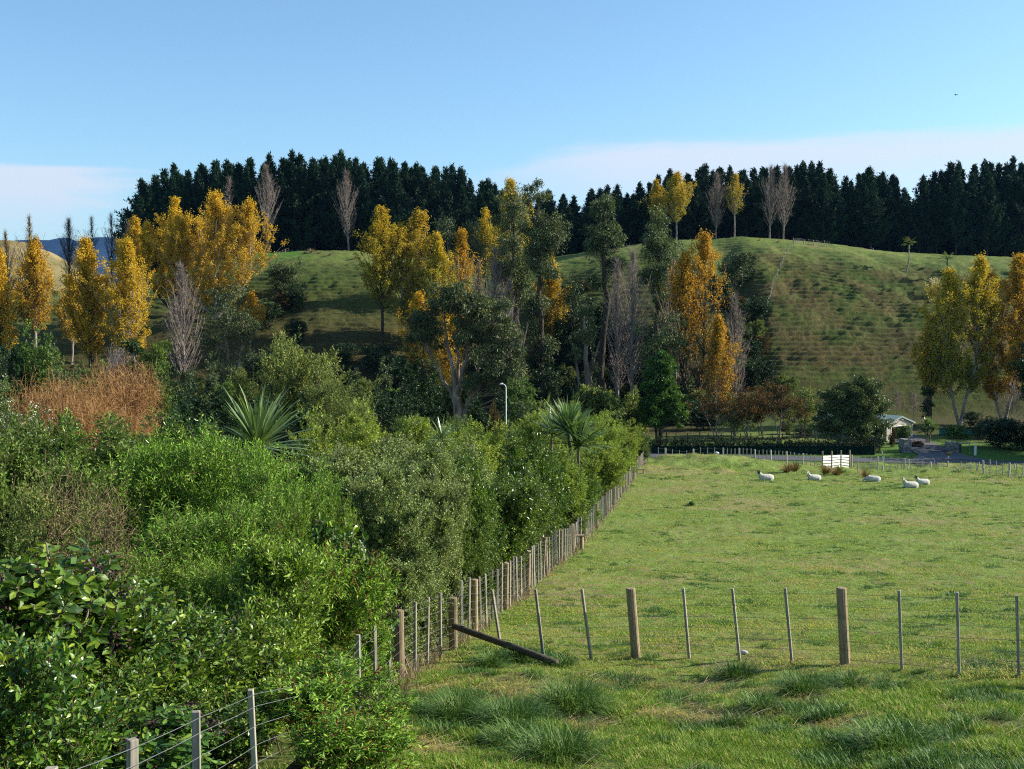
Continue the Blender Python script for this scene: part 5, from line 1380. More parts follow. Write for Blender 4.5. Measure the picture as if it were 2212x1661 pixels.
# ------------------------------------------------------------------ grass
def scatter(name, pts, nrm_scale, protos, label, seed, pick=None):
    """one ground cover object: tufts set out over pts by geometry nodes"""
    rng = RG(seed)
    n = len(pts)
    me = bpy.data.meshes.new(name)
    me.vertices.add(n); me.vertices.foreach_set('co', pts.astype(np.float32).ravel())
    for nm, typ, arr in (('sz', 'FLOAT', nrm_scale), ('rot', 'FLOAT', rng.random(n) * 6.283), ('pick', 'INT', rng.integers(0, len(protos), n) if pick is None else pick)):
        a = me.attributes.new(nm, typ, 'POINT'); a.data.foreach_set('value', arr.astype(np.int32 if typ == 'INT' else np.float32))
    o = bpy.data.objects.new(name, me); COL.objects.link(o)
    ng = bpy.data.node_groups.new(name, 'GeometryNodeTree')
    ng.interface.new_socket('Geometry', in_out='INPUT', socket_type='NodeSocketGeometry')
    ng.interface.new_socket('Geometry', in_out='OUTPUT', socket_type='NodeSocketGeometry')
    gi = ng.nodes.new('NodeGroupInput'); go = ng.nodes.new('NodeGroupOutput')
    join = ng.nodes.new('GeometryNodeJoinGeometry')
    def named(nm, dt):
        q = ng.nodes.new('GeometryNodeInputNamedAttribute'); q.data_type = dt; q.inputs[0].default_value = nm; return q
    for i, pr in enumerate(protos):
        oi = ng.nodes.new('GeometryNodeObjectInfo'); oi.inputs['Object'].default_value = pr; oi.inputs['As Instance'].default_value = True
        ip = ng.nodes.new('GeometryNodeInstanceOnPoints')
        cm = ng.nodes.new('FunctionNodeCompare'); cm.data_type = 'INT'; cm.operation = 'EQUAL'
        pk = named('pick', 'INT')
        ng.links.new([s for s in pk.outputs if s.enabled][0], [s for s in cm.inputs if s.enabled and s.name == 'A'][0])
        [s for s in cm.inputs if s.enabled and s.name == 'B'][0].default_value = i
        ng.links.new(gi.outputs[0], ip.inputs['Points']); ng.links.new(cm.outputs[0], ip.inputs['Selection'])
        ng.links.new(oi.outputs['Geometry'], ip.inputs['Instance'])
        cx = ng.nodes.new('ShaderNodeCombineXYZ'); ng.links.new([s for s in named('rot', 'FLOAT').outputs if s.enabled][0], cx.inputs[2])
        er = ng.nodes.new('FunctionNodeEulerToRotation'); ng.links.new(cx.outputs[0], er.inputs[0]); ng.links.new(er.outputs[0], ip.inputs['Rotation'])
        ng.links.new([s for s in named('sz', 'FLOAT').outputs if s.enabled][0], ip.inputs['Scale'])
        ng.links.new(ip.outputs[0], join.inputs[0])
    ng.links.new(join.outputs[0], go.inputs[0])
    md = o.modifiers.new('tufts', 'NODES'); md.node_group = ng
    return tag(o, label, 'grass', kind='stuff')
def tuft(name, seed, n, L, Wd, spread, lay, mat, bend=.6, straw=0.0):
    rng = RG(seed); mb = MB()
    a = rng.random(n) * 6.283; r = spread * rng.random(n) ** .5
    p = np.stack([np.cos(a) * r, np.sin(a) * r, np.full(n, -.012)], -1)
    d = norm(np.stack([rng.normal(size=n) * lay, rng.normal(size=n) * lay, np.ones(n)], -1) + .25 * norm(p + 1e-6))
    rn = np.clip(.18 + .55 * rng.random(n), 0, .8)
    rn = np.where(rng.random(n) < straw, rng.uniform(.86, 1, n), rn)
    blades(mb, rng, p, d, L * rng.uniform(.45, 1.15, n), Wd, rn, bend, 3)
    return bpy.data.objects.new(name, mb.mesh(name, M[mat]))
grng = RG(2024)
def field(y0, y1, n, tl=-.47, tr=.52):
    Y = y0 * (y1 / y0) ** grng.random(n)
    X = (tl + (tr - tl) * grng.random(n)) * (Y + 2.0)
    return X, Y
# foreground: rank grass
X, Y = field(8.6, 22.0, 30000)
keep = (X > fence_x(Y) - .35) & (grng.random(len(X)) < .25 + .9 * sstep(.35, .6, fbm(X / .75, Y / .75, 62, 3)))
lim = 17.6 + .32 * (2.0 - X)
far = Y > lim
keep &= ~(far & (grng.random(len(X)) < .6))
X, Y, far = X[keep], Y[keep], far[keep]
dry = fbm(X / 1.0, Y / .8, 203, 3)
sz = (.50 + .75 * fbm(X / .9, Y / .9, 91, 3)) * grng.uniform(.55, 1.2, len(X)) * np.where(far, .6, 1.0) * np.where(dry > .56, .62, 1.0)
pk = np.where(dry > .585, 3, np.where(fbm(X / .8, Y / .8, 92, 2) > .58, 2, grng.integers(0, 2, len(X))))
scatter('foreground_grass', np.stack([X, Y, ground(X, Y)], -1), sz, [tuft('grass_tuft', 1, 46, .16, .0085, .13, .55, 'grass_blade', straw=.10), tuft('grass_tuft', 2, 52, .13, .0080, .15, .65, 'grass_blade', straw=.08), tuft('grass_tuft', 3, 40, .20, .0095, .11, .5, 'tussock_blade'), tuft('grass_tuft', 4, 34, .15, .008, .17, 1.2, 'grass_blade', straw=.8)], 'long green grass with dry wisps along the near side of the fence', 5, pk)
# paddock: grazed turf
X, Y = field(15.0, 122.0, 52000, -.12, .52)
keep = (X > fence_x(Y) + .1) & (Y > 17.0 + .32 * (2.0 - X) - 1.0)
X, Y = X[keep], Y[keep]
n1 = fbm(X / 1.5, Y / 1.1, 14, 3)
sz = (.35 + 1.15 * n1 ** 1.4) * grng.uniform(.6, 1.35, len(X)) * (1 + sstep(30, 120, Y) * 1.3)
dry = fbm(X / 2.2, Y / 1.6, 205, 4)
pk = np.where(dry > .535, 2, np.where(fbm(X / .7, Y / .55, 15, 3) > .665, 3, grng.integers(0, 2, len(X))))
scatter('paddock_grass', np.stack([X, Y, ground(X, Y)], -1), sz, [tuft('turf_tuft', 11, 40, .075, .011, .20, .8, 'grass_blade', straw=.2), tuft('turf_tuft', 12, 46, .06, .010, .22, .9, 'grass_blade', straw=.15), tuft('turf_tuft', 13, 32, .08, .010, .18, 1.0, 'grass_blade', straw=.6), tuft('turf_tuft', 14, 60, .095, .012, .15, .7, 'tussock_blade')], 'short grazed pasture grass of the paddock', 6, pk)
# counted big grass clumps in the foreground
def big_tussock(x, base, L, r, n, label, mat='tussock_blade'):
    X, Y, b = hit(x, base, 9, 24); rng = RG(int(x + base)); mb = MB()
    a = rng.random(n) * 6.283; rr = r * rng.random(n) ** .6
    p = np.stack([np.cos(a) * rr, np.sin(a) * rr, np.full(n, -.03)], -1)
    d = norm(np.stack([rng.normal(size=n) * .35, rng.normal(size=n) * .35, np.ones(n)], -1) + 1.1 * p / r * .7)
    blades(mb, rng, p, d, L * rng.uniform(.5, 1.15, n), .0085, np.clip(rng.random(n) * .9, 0, 1), rng.uniform(.4, 1.0, n), 4)
    tag(link('grass_clump', mb.mesh('grass_clump', M[mat]), None, (X, Y, b)), label, 'grass clump', 'big grass clumps in the foreground')
for x, base, L, r, n, lb in [
    (988, 1555, .50, .26, 900, 'rounded dark grass clump right of the small spiked hebe'), (1105, 1570, .52, .30, 1000, 'dark grass clump right of the leftmost rounded one'), (1232, 1540, .62, .32, 1300, 'largest bluish grass clump below the leaning battens'),
    (1200, 1645, .50, .34, 1100, 'pale bluish grass clump at the bottom edge left of centre'), (1060, 1440, .40, .18, 600, 'grass clump at the foot of the fallen beam'), (1120, 1425, .42, .18, 600, 'grass clump at the right end of the fallen beam'), (1215, 1440, .34, .2, 500, 'low grass clump between the second and third battens'),
    (1590, 1465, .40, .26, 800, 'broad grass clump in front of the two middle battens'), (1735, 1495, .40, .28, 800, 'bluish grass clump left of the second round post'), (1935, 1625, .46, .34, 1200, 'large dark grass clump at the bottom right'),
    (1110, 1610, .42, .24, 700, 'grass clump at the bottom left of the largest bluish one'), (1640, 1530, .30, .2, 500, 'small bright grass clump in the middle of the foreground'), (1830, 1480, .30, .2, 450, 'small clump at the foot of the second round post')]:
    big_tussock(x, base, L, r, n, lb)
# dry cut stalks
def straw_litter():
    rng = RG(66); mb = MB()
    n = 11000
    X = rng.uniform(-2.2, 8.2, n); Y = rng.uniform(9.6, 18.5, n)
    k = fbm(X / 1.0, Y / .8, 203, 3) > .545 + .05 * rng.normal(size=n)
    X, Y = X[k], Y[k]; n = len(X)
    a = rng.normal(size=n) * .5; L = rng.uniform(.08, .42, n)
    p = np.stack([X, Y, ground(X, Y) + .03], -1)
    blades(mb, rng, p, np.stack([np.cos(a), np.sin(a), rng.uniform(.02, .5, n)], -1), L, .007, rng.random(n), .25, 2, wob=.8)
    tag(link('straw_litter', mb.mesh('straw_litter', M['straw'])), 'dry cut grass stalks lying in the foreground grass', 'dry grass', kind='stuff')
straw_litter()
def fence_dry():
    rng = RG(67); mb = MB(); n = 2100
    Y = 12.0 * (112 / 12.0) ** rng.random(n)
    X = fence_x(Y) + rng.normal(size=n) * .14 + .02
    k = (fbm(X * 0 + 3, Y / 1.1, 205, 2) > .40); X, Y = X[k], Y[k]; n = len(X)
    p = np.stack([X, Y, ground(X, Y) - .02], -1)
    blades(mb, rng, p, norm(np.stack([rng.normal(size=n) * .4, rng.normal(size=n) * .4, np.ones(n)], -1)), rng.uniform(.15, .5, n) , .006 + .0004 * Y, rng.random(n), .5, 3)
    tag(link('dry_fence_grass', mb.mesh('dry_fence_grass', M['straw'])), 'dry blond grass growing along the foot of the boundary fence', 'dry grass', kind='stuff')
fence_dry()
# ------------------------------------------------------------------ fences
def woodmat(name, c1, c2, c3, scale=9.0, stretch=0.06):
    m, t = newmat(name); N = NT(t)
    tc = N.n('ShaderNodeTexCoord'); mp = N.n('ShaderNodeMapping'); mp.inputs['Scale'].default_value = (1, 1, stretch)
    oi = N.n('ShaderNodeObjectInfo')
    va = N.n('ShaderNodeVectorMath', operation='ADD'); cx = N.n('ShaderNodeCombineXYZ'); N.l(N.math('MULTIPLY', oi.outputs['Random'], 40.0), cx.inputs[0])
    N.l(tc.outputs['Object'], va.inputs[0]); N.l(cx.outputs[0], va.inputs[1]); N.l(va.outputs[0], mp.inputs[0])
    f = N.noise(scale * 4, 6, mp.outputs[0], 0.7)
    g = N.noise(2.4, 4, va.outputs[0], 0.6)
    col = N.ramp(f, [(0.3, c1), (0.5, c2), (0.72, c3)])
    col = N.mix(N.range(g, 0.52, 0.72, 0, 0.55), col, (c1[0] * .9, c1[1] * 1.0, c1[2] * .8))
    h = N.n('ShaderNodeHueSaturation'); N.l(col, h.inputs['Color']); N.l(N.range(oi.outputs['Random'], 0, 1, .78, 1.18, False), h.inputs['Value'])
    p = N.n('ShaderNodeBsdfPrincipled'); N.l(h.outputs[0], p.inputs['Base Color']); p.inputs['Roughness'].default_value = .85; p.inputs['Specular IOR Level'].default_value = .2
    b = N.n('ShaderNodeBump'); b.inputs['Strength'].default_value = .7; b.inputs['Distance'].default_value = .006
    N.l(f, b.inputs['Height']); N.l(b.outputs[0], p.inputs['Normal'])
    o = N.n('ShaderNodeOutputMaterial'); N.l(p.outputs[0], o.inputs[0])
    return m
M['post_wood'] = woodmat('weathered_post', (.12, .085, .05), (.30, .225, .135), (.44, .35, .23))
M['batten_wood'] = woodmat('weathered_batten', (.17, .145, .115), (.31, .275, .22), (.44, .40, .33))
M['pale_wood'] = woodmat('pale_far_battens', (.30, .27, .21), (.46, .42, .34), (.58, .54, .45))
M['dark_wood'] = woodmat('dark_wood', (.03, .024, .018), (.085, .07, .05), (.15, .125, .09))
M['wire'] = plain('fence_wire', (.20, .205, .21), .6, .1, 5, metal=.4)
M['white_paint'] = plain('white_paint', (.74, .74, .70), .55, .06, 9)

def post_mesh(h, r, taper=.96, k=14):
    mb = MB(); z = np.linspace(0, 1, 7); rng = RG(int(h * 1000) + int(r * 1e4))
    a = np.arange(k) / k * 2 * np.pi
    wob = 1 + .03 * rng.normal(size=k)
    V = []
    for q in z:
        rr = r * (1 - (1 - taper) * q) * wob * (1 + .015 * rng.normal(size=k))
        V.append(np.stack([np.cos(a) * rr, np.sin(a) * rr, np.full(k, q * h)], -1))
    V.append(np.stack([np.cos(a) * r * .82, np.sin(a) * r * .82, np.full(k, h + r * .10)], -1))
    n = len(V); V = np.concatenate(V)
    f = [(i * k + j, i * k + (j + 1) % k, (i + 1) * k + (j + 1) % k, (i + 1) * k + j) for i in range(n - 1) for j in range(k)]
    mb.add(V, f)
    mb.F.append(np.array([[(n - 1) * k + j for j in range(k)]])); mb.A.append(np.array([.5], np.float32)); mb.M.append(np.zeros(1, np.int32))
    return mb.mesh('post', M['post_wood'])
def batten_mesh(h, a=.05, b=.042, mat='batten_wood', e=.004):
    mb = MB(); x, y = a / 2, b / 2
    prof = [(-x + e, -y), (x - e, -y), (x, -y + e), (x, y - e), (x - e, y), (-x + e, y), (-x, y - e), (-x, -y + e)]
    V = [[(px, py, z) for px, py in prof] for z in (0, h - e)] + [[(px * .88, py * .88, h) for px, py in prof]]
    V = np.array(V).reshape(-1, 3)
    mb.add(V, [(i * 8 + j, i * 8 + (j + 1) % 8, (i + 1) * 8 + (j + 1) % 8, (i + 1) * 8 + j) for i in range(2) for j in range(8)])
    mb.F.append(np.array([[16 + j for j in range(8)]])); mb.A.append(np.array([.5], np.float32)); mb.M.append(np.zeros(1, np.int32))
    return mb.mesh('batten', M[mat])
POSTM = post_mesh(1.65, .085); POSTM_THIN = post_mesh(1.65, .07); BATM = batten_mesh(1.5)

def stand(parent, o0, kind_, x, y, h, lean=(0, 0), rz=0.0, sink=.3, r=1.0, z=None):
    """one post or batten, its foot in the ground at x, y and its top h above it"""
    b = gz(x, y) if z is None else z
    me, H = {'post': (POSTM, 1.65), 'thin': (POSTM_THIN, 1.65), 'batten': (BATM, 1.5)}[kind_]
    d = Vector((lean[0], lean[1], h)); L = d.length + sink
    o = link('batten' if kind_ == 'batten' else 'post', me, parent)
    q = d.to_track_quat('Z', 'Y').to_matrix() @ Matrix.Rotation(rz, 3, 'Z')
    o.rotation_euler = q.to_euler()
    dn = d.normalized()
    o.location = Vector((x, y, b)) - dn * sink - Vector(o0)
    o.scale = (r, r, L / H)
    return Vector((x, y, b)), d
def wires(parent, o0, feet, fr, r, off=(0, 0)):
    """each wire follows the posts at one fraction of their height"""
    for q in fr:
        mb = MB()
        P = np.array([tuple(f + d * q + Vector((off[0], off[1], 0)) - Vector(o0)) for f, d in feet])
        P2 = []
        for a, b in zip(P[:-1], P[1:]):
            P2 += [a, (a + b) / 2 - np.array([0, 0, .004])]
        P2.append(P[-1]); P2 = np.array(P2)
        sticks(mb, P2[:-1], P2[1:], r, r, 4)
        link('wire', mb.mesh('wire', M['wire']), parent)

# near fence across the paddock: measured tops and feet
F1 = [('batten', 1063, 1275, 1083, 1405), ('batten', 1157, 1273, 1174, 1421), ('batten', 1257, 1272, 1277, 1425), ('post', 1362, 1271, 1374, 1420), ('batten', 1476, 1271, 1489, 1422), ('batten', 1582, 1271, 1598, 1428),
      ('batten', 1696, 1270, 1711, 1433), ('post', 1817, 1270, 1826, 1437), ('batten', 1942, 1275, 1948, 1447), ('batten', 2067, 1279, 2072, 1459), ('batten', 2196, 1286, 2201, 1463), ('post', 2330, 1290, 2332, 1478), ('batten', 2470, 1300, 2470, 1490)]
f1o = (3.0, 18.0, gz(3.0, 18.0))
f1 = empty('paddock_fence', f1o, 'wire fence of leaning pale battens and two round posts across the foreground', 'fence')
feet = []
for kd, xt, yt, xb, yb in F1:
    X, Y, b = hit(xb, yb, 12, 26)
    t = W(xt, yt, Y)
    h = t[2] - b
    if kd == 'batten' and xt == 1063:      # hangs clear of the ground over the strut
        feet.append(stand(f1, f1o, kd, X, Y, h, (t[0] - X, .05), -.35, sink=-.12, r=1.05)); continue
    feet.append(stand(f1, f1o, kd, X, Y, h, (t[0] - X, 0), -.42, r=1.0 if kd == 'post' else 1.06))
fx0 = fence_x(21.0)
feet.insert(0, (Vector((float(fx0), 21.0, gz(float(fx0), 21.0))), Vector((0, 0, 1.15))))
wires(f1, f1o, feet, (.08, .20, .32, .46, .61, .77, .93), .0028, (0, -.035))

# boundary fence along the hedge
f2o = (-1.9, 12.0, gz(-1.9, 12.0))
f2 = empty('boundary_fence', f2o, 'long post and batten fence running along the hedge into the distance', 'fence')
feet = []
spec = [(4.74, 'batten', 1.06), (5.69, 'batten', 1.06), (6.86, 'batten', 1.07), (8.4, 'batten', 1.08), (10.4, 'big', 1.02), (12.0, 'batten', 1.1), (13.5, 'batten', 1.15), (15.0, 'batten', 1.2), (16.5, 'batten', 1.2), (17.7, 'post', 1.22), (18.7, 'batten', 1.2), (19.4, 'batten', 1.2), (20.2, 'batten', 1.25), (21.2, 'post', 1.0)]
y = 22.0; i = 0
while y < 113:
    spec.append((y, 'post' if i % 6 == 2 else 'batten', 1.2)); y += (.66 if y < 45 else .98); i += 1
frng = RG(12)
nb = 0
for yy_, kd, h in spec:
    x = float(fence_x(yy_)); dx = float(fence_x(yy_ + .5) - fence_x(yy_ - .5))
    ang = -math.atan2(dx, 1.0)
    big = kd == 'big'
    ln = (frng.normal() * .02, frng.normal() * .02)
    if kd == 'batten': nb += 1
    feet.append(stand(f2, f2o, 'post' if big else kd, x, yy_, h + frng.normal() * .02, ln, ang + (frng.normal() * .1 if kd == 'batten' else 0), r=1.18 if big else (1.0 if yy_ < 22 or kd == 'batten' else .78)))
wires(f2, f2o, [q for i, q in enumerate(feet) if i % 1 == 0], (.10, .22, .34, .47, .60, .74, .88, .97), .0019, (.045, 0))
# brace rail of the near strainer
mb = MB(); chain(mb, [[-1.95, 10.3, gz(-1.95, 10.4) + .30], [-2.02, 8.2, gz(-1.95, 8.2) + .12]], [.055, .055], 10, cap=True)
tag(link('brace_rail', mb.mesh('brace_rail', M['dark_wood'])), 'dark brace rail low behind the nearest battens', 'rail')
# angle strut at the corner
a = W(980, 1352, 20.6); b_ = W(1203, 1432, 19.0)
mb = MB(); pts = [a + (b_ - a) * t for t in np.linspace(0, 1, 6)]
chain(mb, pts, [.06, .062, .06, .064, .062, .06], 12, cap=True)
me = mb.mesh('fence_strut', M['dark_wood'], True)
tag(link('fence_strut', me), 'dark fallen looking log strut resting against the corner of the near fence', 'log')

# step stiles
def stile(x, ytop, yb, D, ln, label):
    X, Y, b = hit(x, yb, D[0], D[1]); h = W(x, ytop, Y)[2] - b
    r = empty('step_stile', (X, Y, b), label, 'stile', 'wooden step stiles at the boundary fence')
    m1 = MB(); chain(m1, [[0, 0, -.25], [0, 0, h - .04]], [.075, .072], 12, cap=True)
    m2 = MB(); box(m2, (-ln * .40, .0, h - .04), (ln, .22, .05), 0)
    link('leg', m1.mesh('stile_leg', M['post_wood'], True), r); link('step', m2.mesh('stile_step', M['post_wood']), r)
stile(1257, 1156, 1186, (38, 55), .85, 'nearer wooden step stile beside the batten fence')
stile(1390, 1013, 1023, (92, 116), .9, 'farther wooden step stile near the end of the hedge')

# fences by the road and on the far side of the paddock
def top_at(x, ytop, h, lo, hi):
    D = np.linspace(lo, hi, 400); p = np.array([W(x, ytop, d) for d in D]); g = p[:, 2] - ground(p[:, 0], p[:, 1])
    i = np.argmin(np.abs(g - h)); return D[i]
def row_fence(name, label, items, D, rw=.006, thick=1.5, hmin=.55, hmax=1.5, group=None, fr=(.15, .4, .65, .92), wood=None):
    X0 = W(items[0][0], items[0][1], D(items[0][0])); o0 = (X0[0], X0[1], gz(X0[0], X0[1]))
    r = empty(name, o0, label, 'fence', group); feet = []
    for x, yt, kd in items:
        d = D(x); p = W(x, yt, d); b = gz(p[0], d)
        h = min(max(p[2] - b, hmin), hmax)
        feet.append(stand(r, o0, kd, p[0], d, h, (frng.normal() * .02, 0), frng.normal() * .1, r=thick if kd == 'batten' else 1.1))
    wires(r, o0, feet, fr, rw)
    wood = wood or 'pale_wood'
    if wood:
        for c in r.children:
            if c.name.startswith(('post', 'batten')):
                c.material_slots[0].link = 'OBJECT'; c.material_slots[0].material = M[wood]
    return r
it = []
xs = list(np.arange(1422, 1553, 15.2)) + list(np.arange(1562, 1768, 8.6))
for i, x in enumerate(xs):
    it.append((x, np.interp(x, [1422, 1560, 1625, 1690, 1740, 1775], [966, 966, 969, 974, 980, 984]) + frng.normal() * .6, 'post' if i % 4 == 1 else 'batten'))
row_fence('road_fence', 'far fence of thin pale posts along the road left of the white rails', it, lambda x: np.interp(x, [1422, 1560, 1770], [117.5, 117.5, 115.5]))
it = []
for i, x in enumerate(np.arange(1840, 2300, 14.2)):
    it.append((x, np.interp(x, [1840, 1889, 1940, 2000, 2068, 2143, 2300], [977, 982, 988, 996, 1006, 1015, 1034]) + frng.normal() * .6, 'post' if i % 4 == 0 else 'batten'))
row_fence('paddock_end_fence', 'taller fence of posts and battens at the right end of the paddock', it, lambda x: np.interp(x, [1840, 1940, 2068, 2143, 2200, 2300], [117, 113, 100, 94, 90.5, 86]), hmin=.95, hmax=1.35, thick=1.35)
it = []
for i, x in enumerate(np.arange(1853, 2300, 13.6)):
    it.append((x, np.interp(x, [1853, 1911, 1978, 2048, 2129, 2300], [998, 1006, 1010.5, 1015.5, 1021, 1038]) + frng.normal() * .6, 'thin' if i % 4 == 0 else 'batten'))
row_fence('ditch_fence', 'lower second fence in front of the taller one along the ditch', it, lambda x: np.interp(x, [1840, 1940, 2068, 2143, 2200, 2300], [112, 108.5, 96.5, 91, 88, 84]), hmin=.5, hmax=.95, thick=1.35)
it = []
for i, x in enumerate([1963, 1992, 2019, 2048, 2076, 2096, 2115, 2140, 2166, 2192, 2218, 2244]):
    it.append((x, np.interp(x, [1963, 2019, 2076, 2115, 2192, 2250], [992, 994.5, 997, 998.5, 1001.5, 1004]), 'thin' if i % 3 == 0 else 'batten'))
row_fence('roadside_fence', 'thin roadside fence beyond the taller paddock fence, right of the driveway', it, lambda x: 118.5 - .01 * (x - 1963), hmin=.5, fr=(.3, .9))
it = []
for i, x in enumerate([1440, 1460, 1485, 1512, 1530, 1558, 1580, 1600, 1622, 1648, 1668, 1690, 1715, 1740, 1762]):
    it.append((x, 934 + (2 if i % 3 else -3), 'thin'))
row_fence('field_fence', 'dark posted fence in the grass field behind the roadside hedge', it, lambda x: 158.5, rw=.008, wood='dark_wood', fr=(.5, .9))

# hill fences, placed by where their feet meet the hillside
def hill_fence(name, label, pix, h, net=False, thick=1.3):
    P = [hit(x, y_, 194, 292) for x, y_ in pix]
    o0 = P[0]; r = empty(name, o0, label, 'fence'); feet = []
    for i, (X, Y, b) in enumerate(P):
        feet.append(stand(r, o0, 'batten' if i % 4 else 'thin', X, Y, h * frng.uniform(.85, 1.1), (frng.normal() * .16, 0), frng.normal() * .3, r=thick))
    wires(r, o0, feet, (.2, .4, .6, .8, .95) if net else (.45, .85), .012)
c2 = lambda q: [((1000 + a_ / 2.011) * .54, (600 + b_ / 2.011) * .54) for a_, b_ in q]
c4 = lambda q: [((3000 + a_ / 2.018) * .54, (600 + b_ / 2.018) * .54) for a_, b_ in q]
hill_fence('slope_fence', 'rickety pale fence climbing to the crest of the left slope', c2([(95, 975), (118, 950), (140, 930), (165, 910), (190, 888), (215, 866), (240, 850), (262, 838), (285, 828), (310, 820), (328, 816), (346, 812), (378, 800), (398, 798), (420, 796), (445, 792)]), 1.15)
hill_fence('steep_fence', 'pale post fence running straight down the right hill from the crest', c4([(352, 768), (340, 788), (328, 806), (314, 828), (302, 848), (290, 868), (278, 890), (268, 912), (256, 934), (246, 956), (238, 978), (230, 1000), (220, 1024), (210, 1050), (198, 1080), (188, 1106), (180, 1134), (172, 1160), (166, 1190), (150, 1240), (138, 1290)]), 1.25)
hill_fence('crest_fence', 'netting fence with thin posts on the crest of the right hill', [(x, np.interp(x, [1712, 1740, 1790], [527, 528, 533])) for x in np.arange(1713, 1792, 5.6)], 1.35, True)

# ------------------------------------------------------------------ white rails, shed, gate and roadside things
def rails():
    n = 4
    Q = [W(x, yt, d) for x, yt, d in ((1775, 978, 111.6), (1795, 977, 113.3), (1815, 976, 115.0), (1834, 975.5, 116.6))]
    F = [np.array([q[0], q[1], gz(q[0], q[1])]) for q in Q]
    o0 = tuple(F[0])
    r = empty('rail_panel', o0, 'white painted rail panel of broad boards among the road fence posts', 'gate')
    for q, f in zip(Q, F): stand(r, o0, 'post', f[0] + .1, f[1] + .06, max(q[2] - f[2], .9) + .12, (0, 0), 0, r=1.0)
    for i in range(5):
        mb = MB()
        for (qa, fa), (qb, fb) in zip(list(zip(Q, F))[:-1], list(zip(Q, F))[1:]):
            v = []
            for q, f in ((qa, fa), (qb, fb)):
                H = max(q[2] - f[2], .9) * .95; z = f[2] + H * (.03 + .175 * i) + .015 * math.sin(f[0] * 9 + i)
                for dx, dz in ((-.02, 0), (.02, 0), (.02, .19), (-.02, .19)): v.append((f[0] + dx - o0[0], f[1] - o0[1] - .02, z + dz - o0[2]))
            mb.add(v, [(0, 1, 2, 3), (7, 6, 5, 4), (0, 4, 5, 1), (1, 5, 6, 2), (2, 6, 7, 3), (3, 7, 4, 0)])
        link('rail', mb.mesh('rail', M['white_paint']), r)
rails()

def boardmat(name, col, pitch, horizontal=True):
    m, t = newmat(name); N = NT(t)
    tc = N.n('ShaderNodeTexCoord'); sp = N.n('ShaderNodeSeparateXYZ'); N.l(tc.outputs['Object'], sp.inputs[0])
    fr = N.math('FRACT', N.math('DIVIDE', sp.outputs[2 if horizontal else 1], pitch))
    n = N.noise(3, 5, tc.outputs['Object'], .6)
    c = N.ramp(n, [(.3, tuple(q * .86 for q in col)), (.7, col)])
    p = N.n('ShaderNodeBsdfPrincipled'); N.l(c, p.inputs['Base Color']); p.inputs['Roughness'].default_value = .5
    b = N.n('ShaderNodeBump'); b.inputs['Strength'].default_value = 1.0; b.inputs['Distance'].default_value = .04
    N.l(fr, b.inputs['Height']); N.l(b.outputs[0], p.inputs['Normal'])
    o = N.n('ShaderNodeOutputMaterial'); N.l(p.outputs[0], o.inputs[0])
    return m
M['clad'] = boardmat('cream_weatherboard', (.66, .60, .52), .18)
M['roof_green'] = boardmat('green_roofing', (.17, .25, .23), .25, False)
M['dark_in'] = plain('dark_interior', (.05, .04, .035), .9)
M['trim'] = plain('pale_green_trim', (.32, .40, .37), .6)
